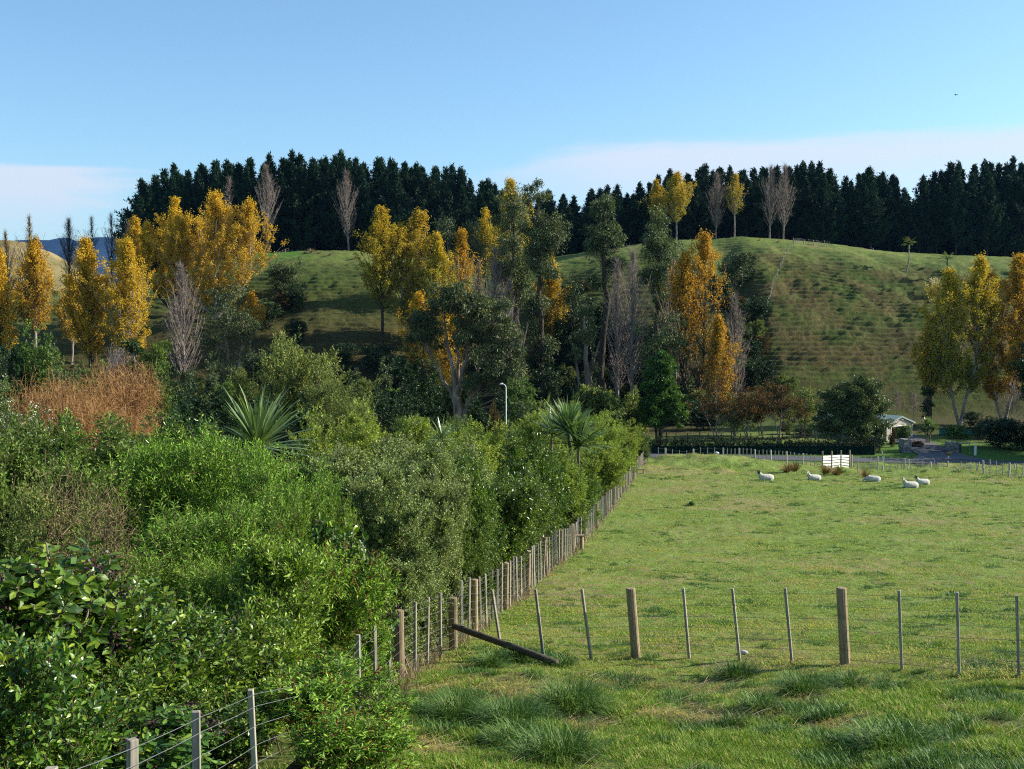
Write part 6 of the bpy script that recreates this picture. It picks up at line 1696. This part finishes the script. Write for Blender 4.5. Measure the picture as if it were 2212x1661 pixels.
def shed():
    phi = R(38)
    c = W(1915, 951, 156)
    b = VALLEY - .05
    r = empty('shed', (c[0], 156, b), 'cream weatherboard shed with a green gabled roof and open dark doorway', 'shed', None, phi)
    Wd, L, H, A = 6.5, 12.0, 2.45, 3.45       # local: gable on -Y face from x=0..Wd, length to +Y ... long side on x=0
    T = .1
    mb = MB()
    d0, d1, dh = 1.15, 4.75, 2.05
    def prism(poly, y0, y1):
        n = len(poly)
        v = [(x, y0, z) for x, z in poly] + [(x, y1, z) for x, z in poly]
        mb.add(v, [(i, (i + 1) % n, n + (i + 1) % n, n + i) for i in range(n)])
        base = mb.n - 2 * n
        for f in ([list(range(n))[::-1], list(range(n, 2 * n))]):
            mb.F.append(np.array([f]) + base); mb.A.append(np.array([.5], np.float32)); mb.M.append(np.zeros(1, np.int32))
    prism([(0, 0), (d0, 0), (d0, dh), (0, dh)], 0, T)
    prism([(d1, 0), (Wd, 0), (Wd, dh), (d1, dh)], 0, T)
    prism([(0, dh + .002), (Wd, dh + .002), (Wd, H), (Wd / 2, A), (0, H)], 0, T)
    prism([(0, 0), (Wd, 0), (Wd, H), (Wd / 2, A), (0, H)], L - T, L)
    v = MB()
    prism([(0, 0), (T, 0), (T, H - .05), (0, H - .05)], T + .002, L - T - .002)
    prism([(Wd - T, 0), (Wd, 0), (Wd, H - .05), (Wd - T, H - .05)], T + .002, L - T - .002)
    w = link('wall', mb.mesh('shed_wall', M['clad']), r)
    mb2 = MB()
    for s in (0, 1):
        x0, x1 = (-.3, Wd / 2) if s == 0 else (Wd + .3, Wd / 2)
        z0 = H - .3 * (A - H) / (Wd / 2) + .04; z1 = A + .04
        vv = [(x0, -.28, z0), (x1, -.28, z1), (x1, L + .28, z1), (x0, L + .28, z0)]
        vv += [(p[0], p[1], p[2] + .07) for p in vv]
        mb2.add(vv, [(0, 1, 2, 3), (7, 6, 5, 4), (0, 4, 5, 1), (1, 5, 6, 2), (2, 6, 7, 3), (3, 7, 4, 0)])
    roof = link('roof', mb2.mesh('shed_roof', M['roof_green']), r)
    mb3 = MB()
    for x0, x1 in ((-.3, Wd / 2), (Wd + .3, Wd / 2)):
        z0 = H - .3 * (A - H) / (Wd / 2) - .12; z1 = A - .12
        vv = [(x0, -.30, z0), (x1, -.30, z1), (x1, -.30, z1 + .155), (x0, -.30, z0 + .155)]
        vv += [(p[0], p[1] + .015, p[2]) for p in vv]
        mb3.add(vv, [(0, 1, 2, 3), (7, 6, 5, 4), (0, 4, 5, 1), (1, 5, 6, 2), (2, 6, 7, 3), (3, 7, 4, 0)])
    link('bargeboard', mb3.mesh('shed_bargeboard', M['trim']), roof)
    mb4 = MB()
    box(mb4, (d0 - .05, -.02, 0), (.1, .06, dh), 0); box(mb4, (d1 + .05, -.02, 0), (.1, .06, dh), 0); box(mb4, ((d0 + d1) / 2, -.02, dh), (d1 - d0 + .2, .06, .12), 0)
    link('door_frame', mb4.mesh('shed_door_frame', M['white_paint']), r)
    mb5 = MB(); box(mb5, (Wd / 2, L / 2, .02), (Wd - .3, L - .3, .03)); box(mb5, (3.0, 4.0, .05), (5.6, .1, 2.3))
    link('floor', mb5.mesh('shed_floor', M['dark_in']), r)
    mb6 = MB(); chain(mb6, [[Wd / 2, -.05, A - .45], [Wd / 2, -.3, A - .42], [Wd / 2 - .05, -.45, A - .5]], [.05, .06, .11], 8, cap=True)
    link('security_light', mb6.mesh('shed_light', M['white_paint'], True), r)
shed()

def stonemat():
    m, t = newmat('stacked_stone'); N = NT(t)
    tc = N.n('ShaderNodeTexCoord'); mp = N.n('ShaderNodeMapping'); mp.inputs['Scale'].default_value = (3.2, 3.2, 7.5); N.l(tc.outputs['Object'], mp.inputs[0])
    vo = N.n('ShaderNodeTexVoronoi', feature='DISTANCE_TO_EDGE'); vo.inputs['Scale'].default_value = 1.0; N.l(mp.outputs[0], vo.inputs['Vector'])
    v2 = N.n('ShaderNodeTexVoronoi'); v2.inputs['Scale'].default_value = 1.0; N.l(mp.outputs[0], v2.inputs['Vector'])
    sp = N.n('ShaderNodeSeparateColor'); N.l(v2.outputs['Color'], sp.inputs[0])
    c = N.ramp(sp.outputs[0], [(.1, (.20, .19, .18)), (.5, (.36, .34, .31)), (.9, (.48, .44, .38))])
    c = N.mix(N.range(vo.outputs['Distance'], .0, .07, 1, 0), c, (.05, .048, .045))
    p = N.n('ShaderNodeBsdfPrincipled'); N.l(c, p.inputs['Base Color']); p.inputs['Roughness'].default_value = .9
    b = N.n('ShaderNodeBump'); b.inputs['Distance'].default_value = .08; N.l(N.range(vo.outputs['Distance'], 0, .15), b.inputs['Height']); N.l(b.outputs[0], p.inputs['Normal'])
    o = N.n('ShaderNodeOutputMaterial'); N.l(p.outputs[0], o.inputs[0]); return m
M['stone'] = stonemat()
M['iron'] = plain('black_iron', (.018, .018, .02), .45, .1, 5)
def pillar(x0, x1, yt, D, label):
    a, c = W(x0, yt, D), W(x1, yt, D); b = gz((a[0] + c[0]) / 2, D); h = a[2] - b; w = c[0] - a[0]
    r = empty('stone_pillar', ((a[0] + c[0]) / 2, D, b), label, 'pillar', 'stone pillars of the driveway gate', R(14))
    mb = MB(); rng = RG(int(x0)); nz_ = 9
    for i in range(nz_):          # stacked courses, each slightly out of line
        z0 = -.1 + (h - .02) * i / nz_; s = w * .88 * (1 + .04 * rng.normal())
        box(mb, (rng.normal() * .015, rng.normal() * .015, z0), (s, w * .88 * (1 + .04 * rng.normal()), (h - .02) / nz_ + .1 - .002 * i), rng.normal() * .02)
    link('shaft', mb.mesh('pillar_shaft', M['stone']), r)
    m2 = MB(); box(m2, (0, 0, h - .03), (w * .95, w * .95, .10), .01, top=.94); link('cap', m2.mesh('pillar_cap', M['stone']), r)
pillar(1945, 1966, 949, 143, 'sunlit stacked stone pillar at the left of the iron gate')
pillar(2046, 2067, 956, 143, 'shaded stacked stone pillar at the right of the iron gate')
def iron_gate():
    a, c = W(1968, 960, 143.4), W(2045, 963, 143.4); b = VALLEY + .12
    r = empty('iron_gate', (a[0], 143.4, b), 'black iron driveway gate with thin bars and a sweeping curve', 'gate')
    w = c[0] - a[0]; h0 = a[2] - b; h1 = c[2] - b
    fm = MB(); sticks(fm, [[0, 0, .02], [0, 0, .05], [w, 0, .02], [0, 0, h0]], [[0, 0, h0], [w, 0, .05], [w, 0, h1], [w, 0, h1]], .045, .045, 6)
    t = np.linspace(0, 1, 14); q = np.stack([t * w, 0 * t - .02, h0 * .8 - (h0 * .62) * np.sin(t * np.pi / 2) ** 1.2], -1); sticks(fm, q[:-1], q[1:], .035, .035, 5)
    link('frame', fm.mesh('gate_frame', M['iron']), r)
    for t in np.linspace(.03, .97, 30):
        m_ = MB(); sticks(m_, [[t * w, 0, .05]], [[t * w, 0, h0 + (h1 - h0) * t]], .016, .016, 4); link('bar', m_.mesh('gate_bar', M['iron']), r)
iron_gate()
mb = MB(); p = W(2072, 958, 143); box(mb, (0, 0, 0), (.5, .25, p[2] - VALLEY - .02), 0); sticks(mb, [[-.28, -.14, .1]], [[-.28, -.14, p[2] - VALLEY - .1]], .03, .03, 6)
tag(link('gate_panel', mb.mesh('gate_panel', M['iron']), None, (p[0], 143, VALLEY)), 'black panel standing right of the shaded stone pillar', 'panel')
def pipe_barrier():
    p0, p1 = W(2069, 959, 141.5), W(2096, 957, 141.5)
    r = empty('pipe_barrier', (p0[0], 141.5, VALLEY), 'silver pipe barrier right of the gate pillar', 'barrier')
    m1 = MB(); sticks(m1, [[0, 0, p0[2] - VALLEY]], [[p1[0] - p0[0], 0, p1[2] - VALLEY]], .06, .06, 8); link('arm', m1.mesh('barrier_arm', M['wire'], True), r)
    m2 = MB(); sticks(m2, [[p1[0] - p0[0] - .1, 0, -.1], [.15, 0, -.1]], [[p1[0] - p0[0] - .1, 0, p1[2] - VALLEY], [.15, 0, p0[2] - VALLEY]], .04, .04, 8); link('leg', m2.mesh('barrier_leg', M['wire'], True), r)
pipe_barrier()
M['red_band'] = plain('red_band', (.45, .03, .02), .6); M['box_brown'] = plain('letterbox_brown', (.16, .09, .02), .6)
def roadside():
    p = W(1906, 975, 131); q = W(1910, 988, 131)
    z0 = gz(q[0], 131)
    r = empty('marker_post', (q[0], 131, z0), 'white road marker post with a red band, leaning on the verge', 'marker post')
    h = max(p[2] - z0, .8); dx = p[0] - q[0]
    m1 = MB(); box(m1, (0, 0, -.1), (.13, .05, h + .1), 0, lean=(dx / h, 0)); link('shaft', m1.mesh('marker_shaft', M['white_paint']), r)
    m2 = MB(); box(m2, (dx * .66, 0, h * .66), (.142, .062, .17), 0, lean=(dx / h, 0)); link('band', m2.mesh('marker_band', M['red_band']), r)
    p = W(2049, 976, 135.5); z0 = gz(p[0], 135.5); h = p[2] - z0
    r = empty('letterbox', (p[0], 135.5, z0), 'brown letterbox with a pitched lid on a white post by the road', 'letterbox')
    m1 = MB(); box(m1, (0, 0, -.1), (.16, .16, h - .35), 0); link('leg', m1.mesh('letterbox_leg', M['white_paint']), r)
    m2 = MB(); box(m2, (0, 0, h - .45), (.5, .36, .3), 0); box(m2, (0, 0, h - .148), (.56, .42, .16), 0, top=.4); link('body', m2.mesh('letterbox_body', M['box_brown']), r)
    p = W(2107, 961, 140); z0 = gz(p[0], 140); m1 = MB(); box(m1, (0, 0, -.1), (.24, .2, p[2] - z0 + .1), 0, top=.96); box(m1, (0, 0, p[2] - z0), (.26, .22, .05), 0, top=.5)
    tag(link('bollard', m1.mesh('white_post', M['white_paint']), None, (p[0], 140, z0)), 'thick white post standing alone right of the pipe barrier', 'post')
    # lamp post
    D = 104; p = W(1093, 836, D); z0 = gz(p[0], D); h = p[2] - z0
    r = empty('street_lamp', (p[0], D, z0), 'tall white street lamp with a short curved arm rising above the hedge', 'street lamp')
    m1 = MB(); t = np.linspace(0, 1, 9); arm = [[0, 0, -.2], [0, 0, h * .5], [0, 0, h - .1]] + [[-.32 * (1 - math.cos(a)), 0, h - .1 + .38 * math.sin(a)] for a in np.linspace(.2, 1.57, 6)]
    chain(m1, arm, [.075, .06, .05, .045, .045, .045, .04, .04, .04], 8); link('pole', m1.mesh('lamp_pole', M['white_paint'], True), r)
    m2 = MB(); chain(m2, [[-.28, 0, h + .27], [-.36, 0, h + .30], [-.52, 0, h + .28], [-.60, 0, h + .22]], [.05, .09, .10, .03], 8, cap=True); link('lamp_head', m2.mesh('lamp_head', M['white_paint'], True), r)
roadside()

def netmat(name, col, alpha):
    m, t = newmat(name); N = NT(t)
    tc = N.n('ShaderNodeTexCoord'); n = N.noise(1.5, 4, tc.outputs['Object'], .6)
    c = N.ramp(n, [(.3, tuple(q * .6 for q in col)), (.7, col)])
    d = N.n('ShaderNodeBsdfDiffuse'); N.l(c, d.inputs[0]); tl = N.n('ShaderNodeBsdfTranslucent'); N.l(c, tl.inputs[0])
    mx = N.n('ShaderNodeMixShader'); mx.inputs[0].default_value = .4; N.l(d.outputs[0], mx.inputs[1]); N.l(tl.outputs[0], mx.inputs[2])
    tr = N.n('ShaderNodeBsdfTransparent'); m2 = N.n('ShaderNodeMixShader'); m2.inputs[0].default_value = alpha; N.l(tr.outputs[0], m2.inputs[1]); N.l(mx.outputs[0], m2.inputs[2])
    o = N.n('ShaderNodeOutputMaterial'); N.l(m2.outputs[0], o.inputs[0]); return m
M['net_dark'] = netmat('dark_green_netting', (.004, .030, .024), .82); M['net_teal'] = netmat('teal_netting', (.08, .34, .27), .88)
def netting(x0, x1, yt, D0, D1, mat, label, n):
    a, c = W(x0, yt, D0), W(x1, yt, D1); b = VALLEY
    r = empty('shade_netting', (a[0], D0, b), label, 'netting')
    mb = MB(); t = np.linspace(0, 1, n * 4); V = []
    h = a[2] - b; rng = RG(int(x0))
    for q in t:
        sag = .06 * math.sin(q * n * math.pi) ** 2
        x, y_ = (c[0] - a[0]) * q, (D1 - D0) * q + .05 * math.sin(q * 40)
        V += [(x, y_, .05), (x, y_, h + (c[2] - a[2]) * q - sag), (x, y_ + .012, h + (c[2] - a[2]) * q - sag), (x, y_ + .012, .05)]
    mb.add(V, [(4 * i + j, 4 * i + (j + 1) % 4, 4 * i + 4 + (j + 1) % 4, 4 * i + 4 + j) for i in range(len(t) - 1) for j in range(4)])
    link('net', mb.mesh('net', M[mat]), r)
    for q in np.linspace(0, 1, n + 1):
        m_ = MB(); x, y_ = (c[0] - a[0]) * q, (D1 - D0) * q
        sticks(m_, [[x, y_ + .08, -.2]], [[x, y_ + .08, h + (c[2] - a[2]) * q + .12]], .05, .045, 6); link('post', m_.mesh('net_post', M['dark_wood']), r)
netting(1408, 1890, 963, 141.2, 139.9, 'net_dark', 'long dark green shade netting along the roadside hedge', 18)
netting(2030, 2112, 925, 164, 164, 'net_teal', 'bright teal windbreak netting behind the garden', 5)

# ------------------------------------------------------------------ air
def haze():
    m, t = newmat('haze'); N = NT(t)
    v = N.n('ShaderNodeVolumePrincipled'); v.inputs['Color'].default_value = (.22, .48, 1.0, 1); v.inputs['Density'].default_value = 2.6e-5; v.inputs['Anisotropy'].default_value = .2
    o = N.n('ShaderNodeOutputMaterial'); N.l(v.outputs[0], o.inputs['Volume'])
    mb = MB(); box(mb, (0, 7000, CZ - 130), (34000, 17000, 1000))
    tag(link('haze', mb.mesh('haze', m)), 'thin blue air over the valley', 'haze', kind='stuff')
haze()

# ------------------------------------------------------------------ sheep, bird, small things
def loft(mb, P, ry, rz, k=14):
    P = np.asarray(P, float); t = norm(np.gradient(P, axis=0))
    a = np.arange(k) / k * 2 * np.pi
    side = norm(np.cross(t, np.array([0, 0, 1.0])) + 1e-6)
    nn = np.cross(side, t)
    V = P[:, None] + np.cos(a)[None, :, None] * side[:, None] * np.asarray(ry)[:, None, None] + np.sin(a)[None, :, None] * nn[:, None] * np.asarray(rz)[:, None, None]
    m = len(P); V = V.reshape(-1, 3)
    base = mb.n
    mb.add(V, [(i * k + j, i * k + (j + 1) % k, (i + 1) * k + (j + 1) % k, (i + 1) * k + j) for i in range(m - 1) for j in range(k)])
    for f in ([list(range(k))[::-1], [(m - 1) * k + j for j in range(k)]]):
        mb.F.append(np.array([f]) + base); mb.A.append(np.array([.5], np.float32)); mb.M.append(np.zeros(1, np.int32))
def sheepmat(name, face, hc):
    """hc: head centre in the sheep's own space; face and ears differ in colour from the fleece"""
    m, t = newmat(name); N = NT(t)
    tc = N.n('ShaderNodeTexCoord'); ds = N.n('ShaderNodeVectorMath', operation='DISTANCE'); N.l(tc.outputs['Object'], ds.inputs[0]); ds.inputs[1].default_value = hc
    n = N.noise(14, 6, tc.outputs['Object'], .7)
    wool = N.ramp(n, [(.3, (.40, .365, .30)), (.6, (.60, .565, .48))])
    f = N.ramp(n, [(.3, tuple(q * .7 for q in face)), (.7, face)])
    c = N.mix(N.range(N.math('ADD', ds.outputs['Value'], N.math('MULTIPLY', n, .03)), .18, .22, 1, 0), wool, f)
    p = N.n('ShaderNodeBsdfPrincipled'); N.l(c, p.inputs['Base Color']); p.inputs['Roughness'].default_value = .9
    b = N.n('ShaderNodeBump'); b.inputs['Distance'].default_value = .03; N.l(n, b.inputs['Height']); N.l(b.outputs[0], p.inputs['Normal'])
    o = N.n('ShaderNodeOutputMaterial'); N.l(p.outputs[0], o.inputs[0]); return m
def sheep_mesh(name, face, turn, headup, seed):
    """a lying sheep, legs folded, looking along -X; turn swings the head towards -Y"""
    mb = MB()
    neck = np.array([-.40, 0, .40]); 
    loft(mb, [(.62, 0, .22), (.58, 0, .23), (.46, 0, .25), (.25, 0, .27), (0, 0, .27), (-.22, 0, .28), (-.38, 0, .31), (-.48, 0, .32)], [.06, .19, .29, .33, .34, .31, .24, .12], [.08, .18, .25, .275, .275, .27, .23, .14], 18)
    hx, hz = (-.58, .74) if headup else (-.70, .20)
    hc = np.array([hx, 0, hz])
    loft(mb, [(-.24, 0, .34), (-.38, 0, .40), neck + (hc - neck) * .35, neck + (hc - neck) * .7, hc + np.array([.03, 0, 0])], [.22, .20, .15, .115, .09], [.20, .20, .16, .12, .09], 14)
    ct, st = math.cos(turn), math.sin(turn)
    def H(x, y_, z): return hc + np.array([x * ct + y_ * st, x * st * 1.0 - y_ * ct, z])
    loft(mb, [H(.09, 0, .02), H(.04, 0, .035), H(-.04, 0, .03), H(-.11, 0, -.01), H(-.19, 0, -.06), H(-.235, 0, -.085), H(-.25, 0, -.09)], [.05, .085, .088, .07, .052, .046, .02], [.05, .09, .092, .075, .055, .046, .02], 12)
    for s in (-1, 1):
        loft(mb, [H(.02, s * .07, .05), H(.03, s * .13, .06), H(.04, s * .19, .05), H(.045, s * .225, .04)], [.025, .045, .036, .012], [.02, .022, .02, .012], 8)
        loft(mb, [(-.36, s * .16, .16), (-.50, s * .17, .08), (-.56, s * .16, .06), (-.42, s * .15, .045), (-.34, s * .15, .04)], [.08, .055, .05, .04, .035], [.08, .05, .045, .04, .03], 8)   # folded front leg
        loft(mb, [(.42, s * .24, .2), (.25, s * .34, .13), (.18, s * .36, .07), (.34, s * .36, .05), (.46, s * .34, .045)], [.14, .10, .06, .045, .035], [.15, .09, .06, .04, .03], 8)    # folded hind leg
    loft(mb, [(.58, 0, .26), (.65, .02, .2), (.67, .03, .12)], [.04, .04, .02], [.04, .04, .02], 8)
    return mb.mesh(name, sheepmat(name + '_fleece', face, tuple(hc + np.array([-.06 * ct, -.06 * st, 0])))), hc
def sheep(x, base, wpx, face, turn, rz, up, label):
    X, Y, b = hit(x, base, 72, 104)
    me, hc = sheep_mesh('sheep', face, turn, up, 1)
    o = link('sheep', me, None, (X, Y, b - .07), rz, wpx / FPX * Y / 1.42)
    rm = o.modifiers.new('fuse', 'REMESH'); rm.mode = 'VOXEL'; rm.voxel_size = .022; rm.use_smooth_shade = True
    sm = o.modifiers.new('soften', 'SMOOTH'); sm.factor = .5; sm.iterations = 3
    tag(o, label, 'sheep', 'sheep lying in the paddock')
sheep(1654, 1037, 40, (.035, .022, .018), .75, .12, True, 'black faced white sheep lying furthest to the left')
sheep(1758, 1037, 37, (.55, .48, .42), .9, .22, True, 'white sheep with raised head lying in front of the brown rushes')
sheep(1886, 1039, 36, (.50, .45, .38), .2, -.08, False, 'white sheep lying flat with its head down on the grass')
sheep(1966, 1053, 41, (.48, .42, .37), 1.0, .18, True, 'nearer sheep of the overlapping pair, looking at the camera')
sheep(1992, 1046, 37, (.16, .10, .07), .35, .2, True, 'brown faced sheep lying behind the nearer one of the pair')

def bird():
    p = W(2065, 205, 150); mb = MB()
    loft(mb, [(0, -.22, 0), (0, -.15, 0), (0, 0, .01), (0, .14, 0), (0, .26, .01)], [.01, .045, .06, .035, .02], [.01, .045, .055, .03, .008], 8)
    for s in (-1, 1):
        q = np.array([(s * .03, -.06, .02), (s * .24, -.10, .09), (s * .46, -.02, .05), (s * .24, .05, .08), (s * .03, .08, .02)])
        v = np.concatenate([q, q + np.array([0, 0, .012])]); b0 = mb.n
        mb.add(v, [(i, (i + 1) % 5, 5 + (i + 1) % 5, 5 + i) for i in range(5)])
        for f in ([4, 3, 2, 1, 0], [5, 6, 7, 8, 9]):
            mb.F.append(np.array([f]) + b0); mb.A.append(np.array([.5], np.float32)); mb.M.append(np.zeros(1, np.int32))
    tag(link('bird', mb.mesh('bird', M['iron'], True), None, tuple(p), .5), 'small dark bird gliding high in the sky at right', 'bird')
bird()
bush('glossy_shrub', 1494, 1080, (40, 80), 18, 'small dark weed clump standing alone in the paddock', name='weed_clump', cat='weed', base=1092, hmin=.2)
def rock(x, base, s, lo, hi, label, mat='white_paint'):
    X, Y, b = hit(x, base, lo, hi); rng = RG(int(x)); mb = MB()
    z = np.linspace(-1, 1, 7); P = [(.0, q * .5, 0) for q in z]
    loft(mb, [(q * s, 0, s * .25) for q in z], np.sqrt(np.maximum(1 - z ** 2, .02)) * s * .6 * (1 + .1 * rng.normal(size=7)), np.sqrt(np.maximum(1 - z ** 2, .02)) * s * .5, 9)
    tag(link('rock', mb.mesh('rock', M[mat], True), None, (X, Y, b), rng.random() * 3), label, 'rock')
M['pale_rock'] = plain('pale_rock', (.5, .48, .45), .9, .2, 4)
rock(1548, 980, .26, 100, 122, 'whitish stone on the rise below the far road fence', 'white_paint')
rock(1606, 1412, .09, 14, 24, 'pale flat stone at the foot of the middle batten', 'pale_rock')
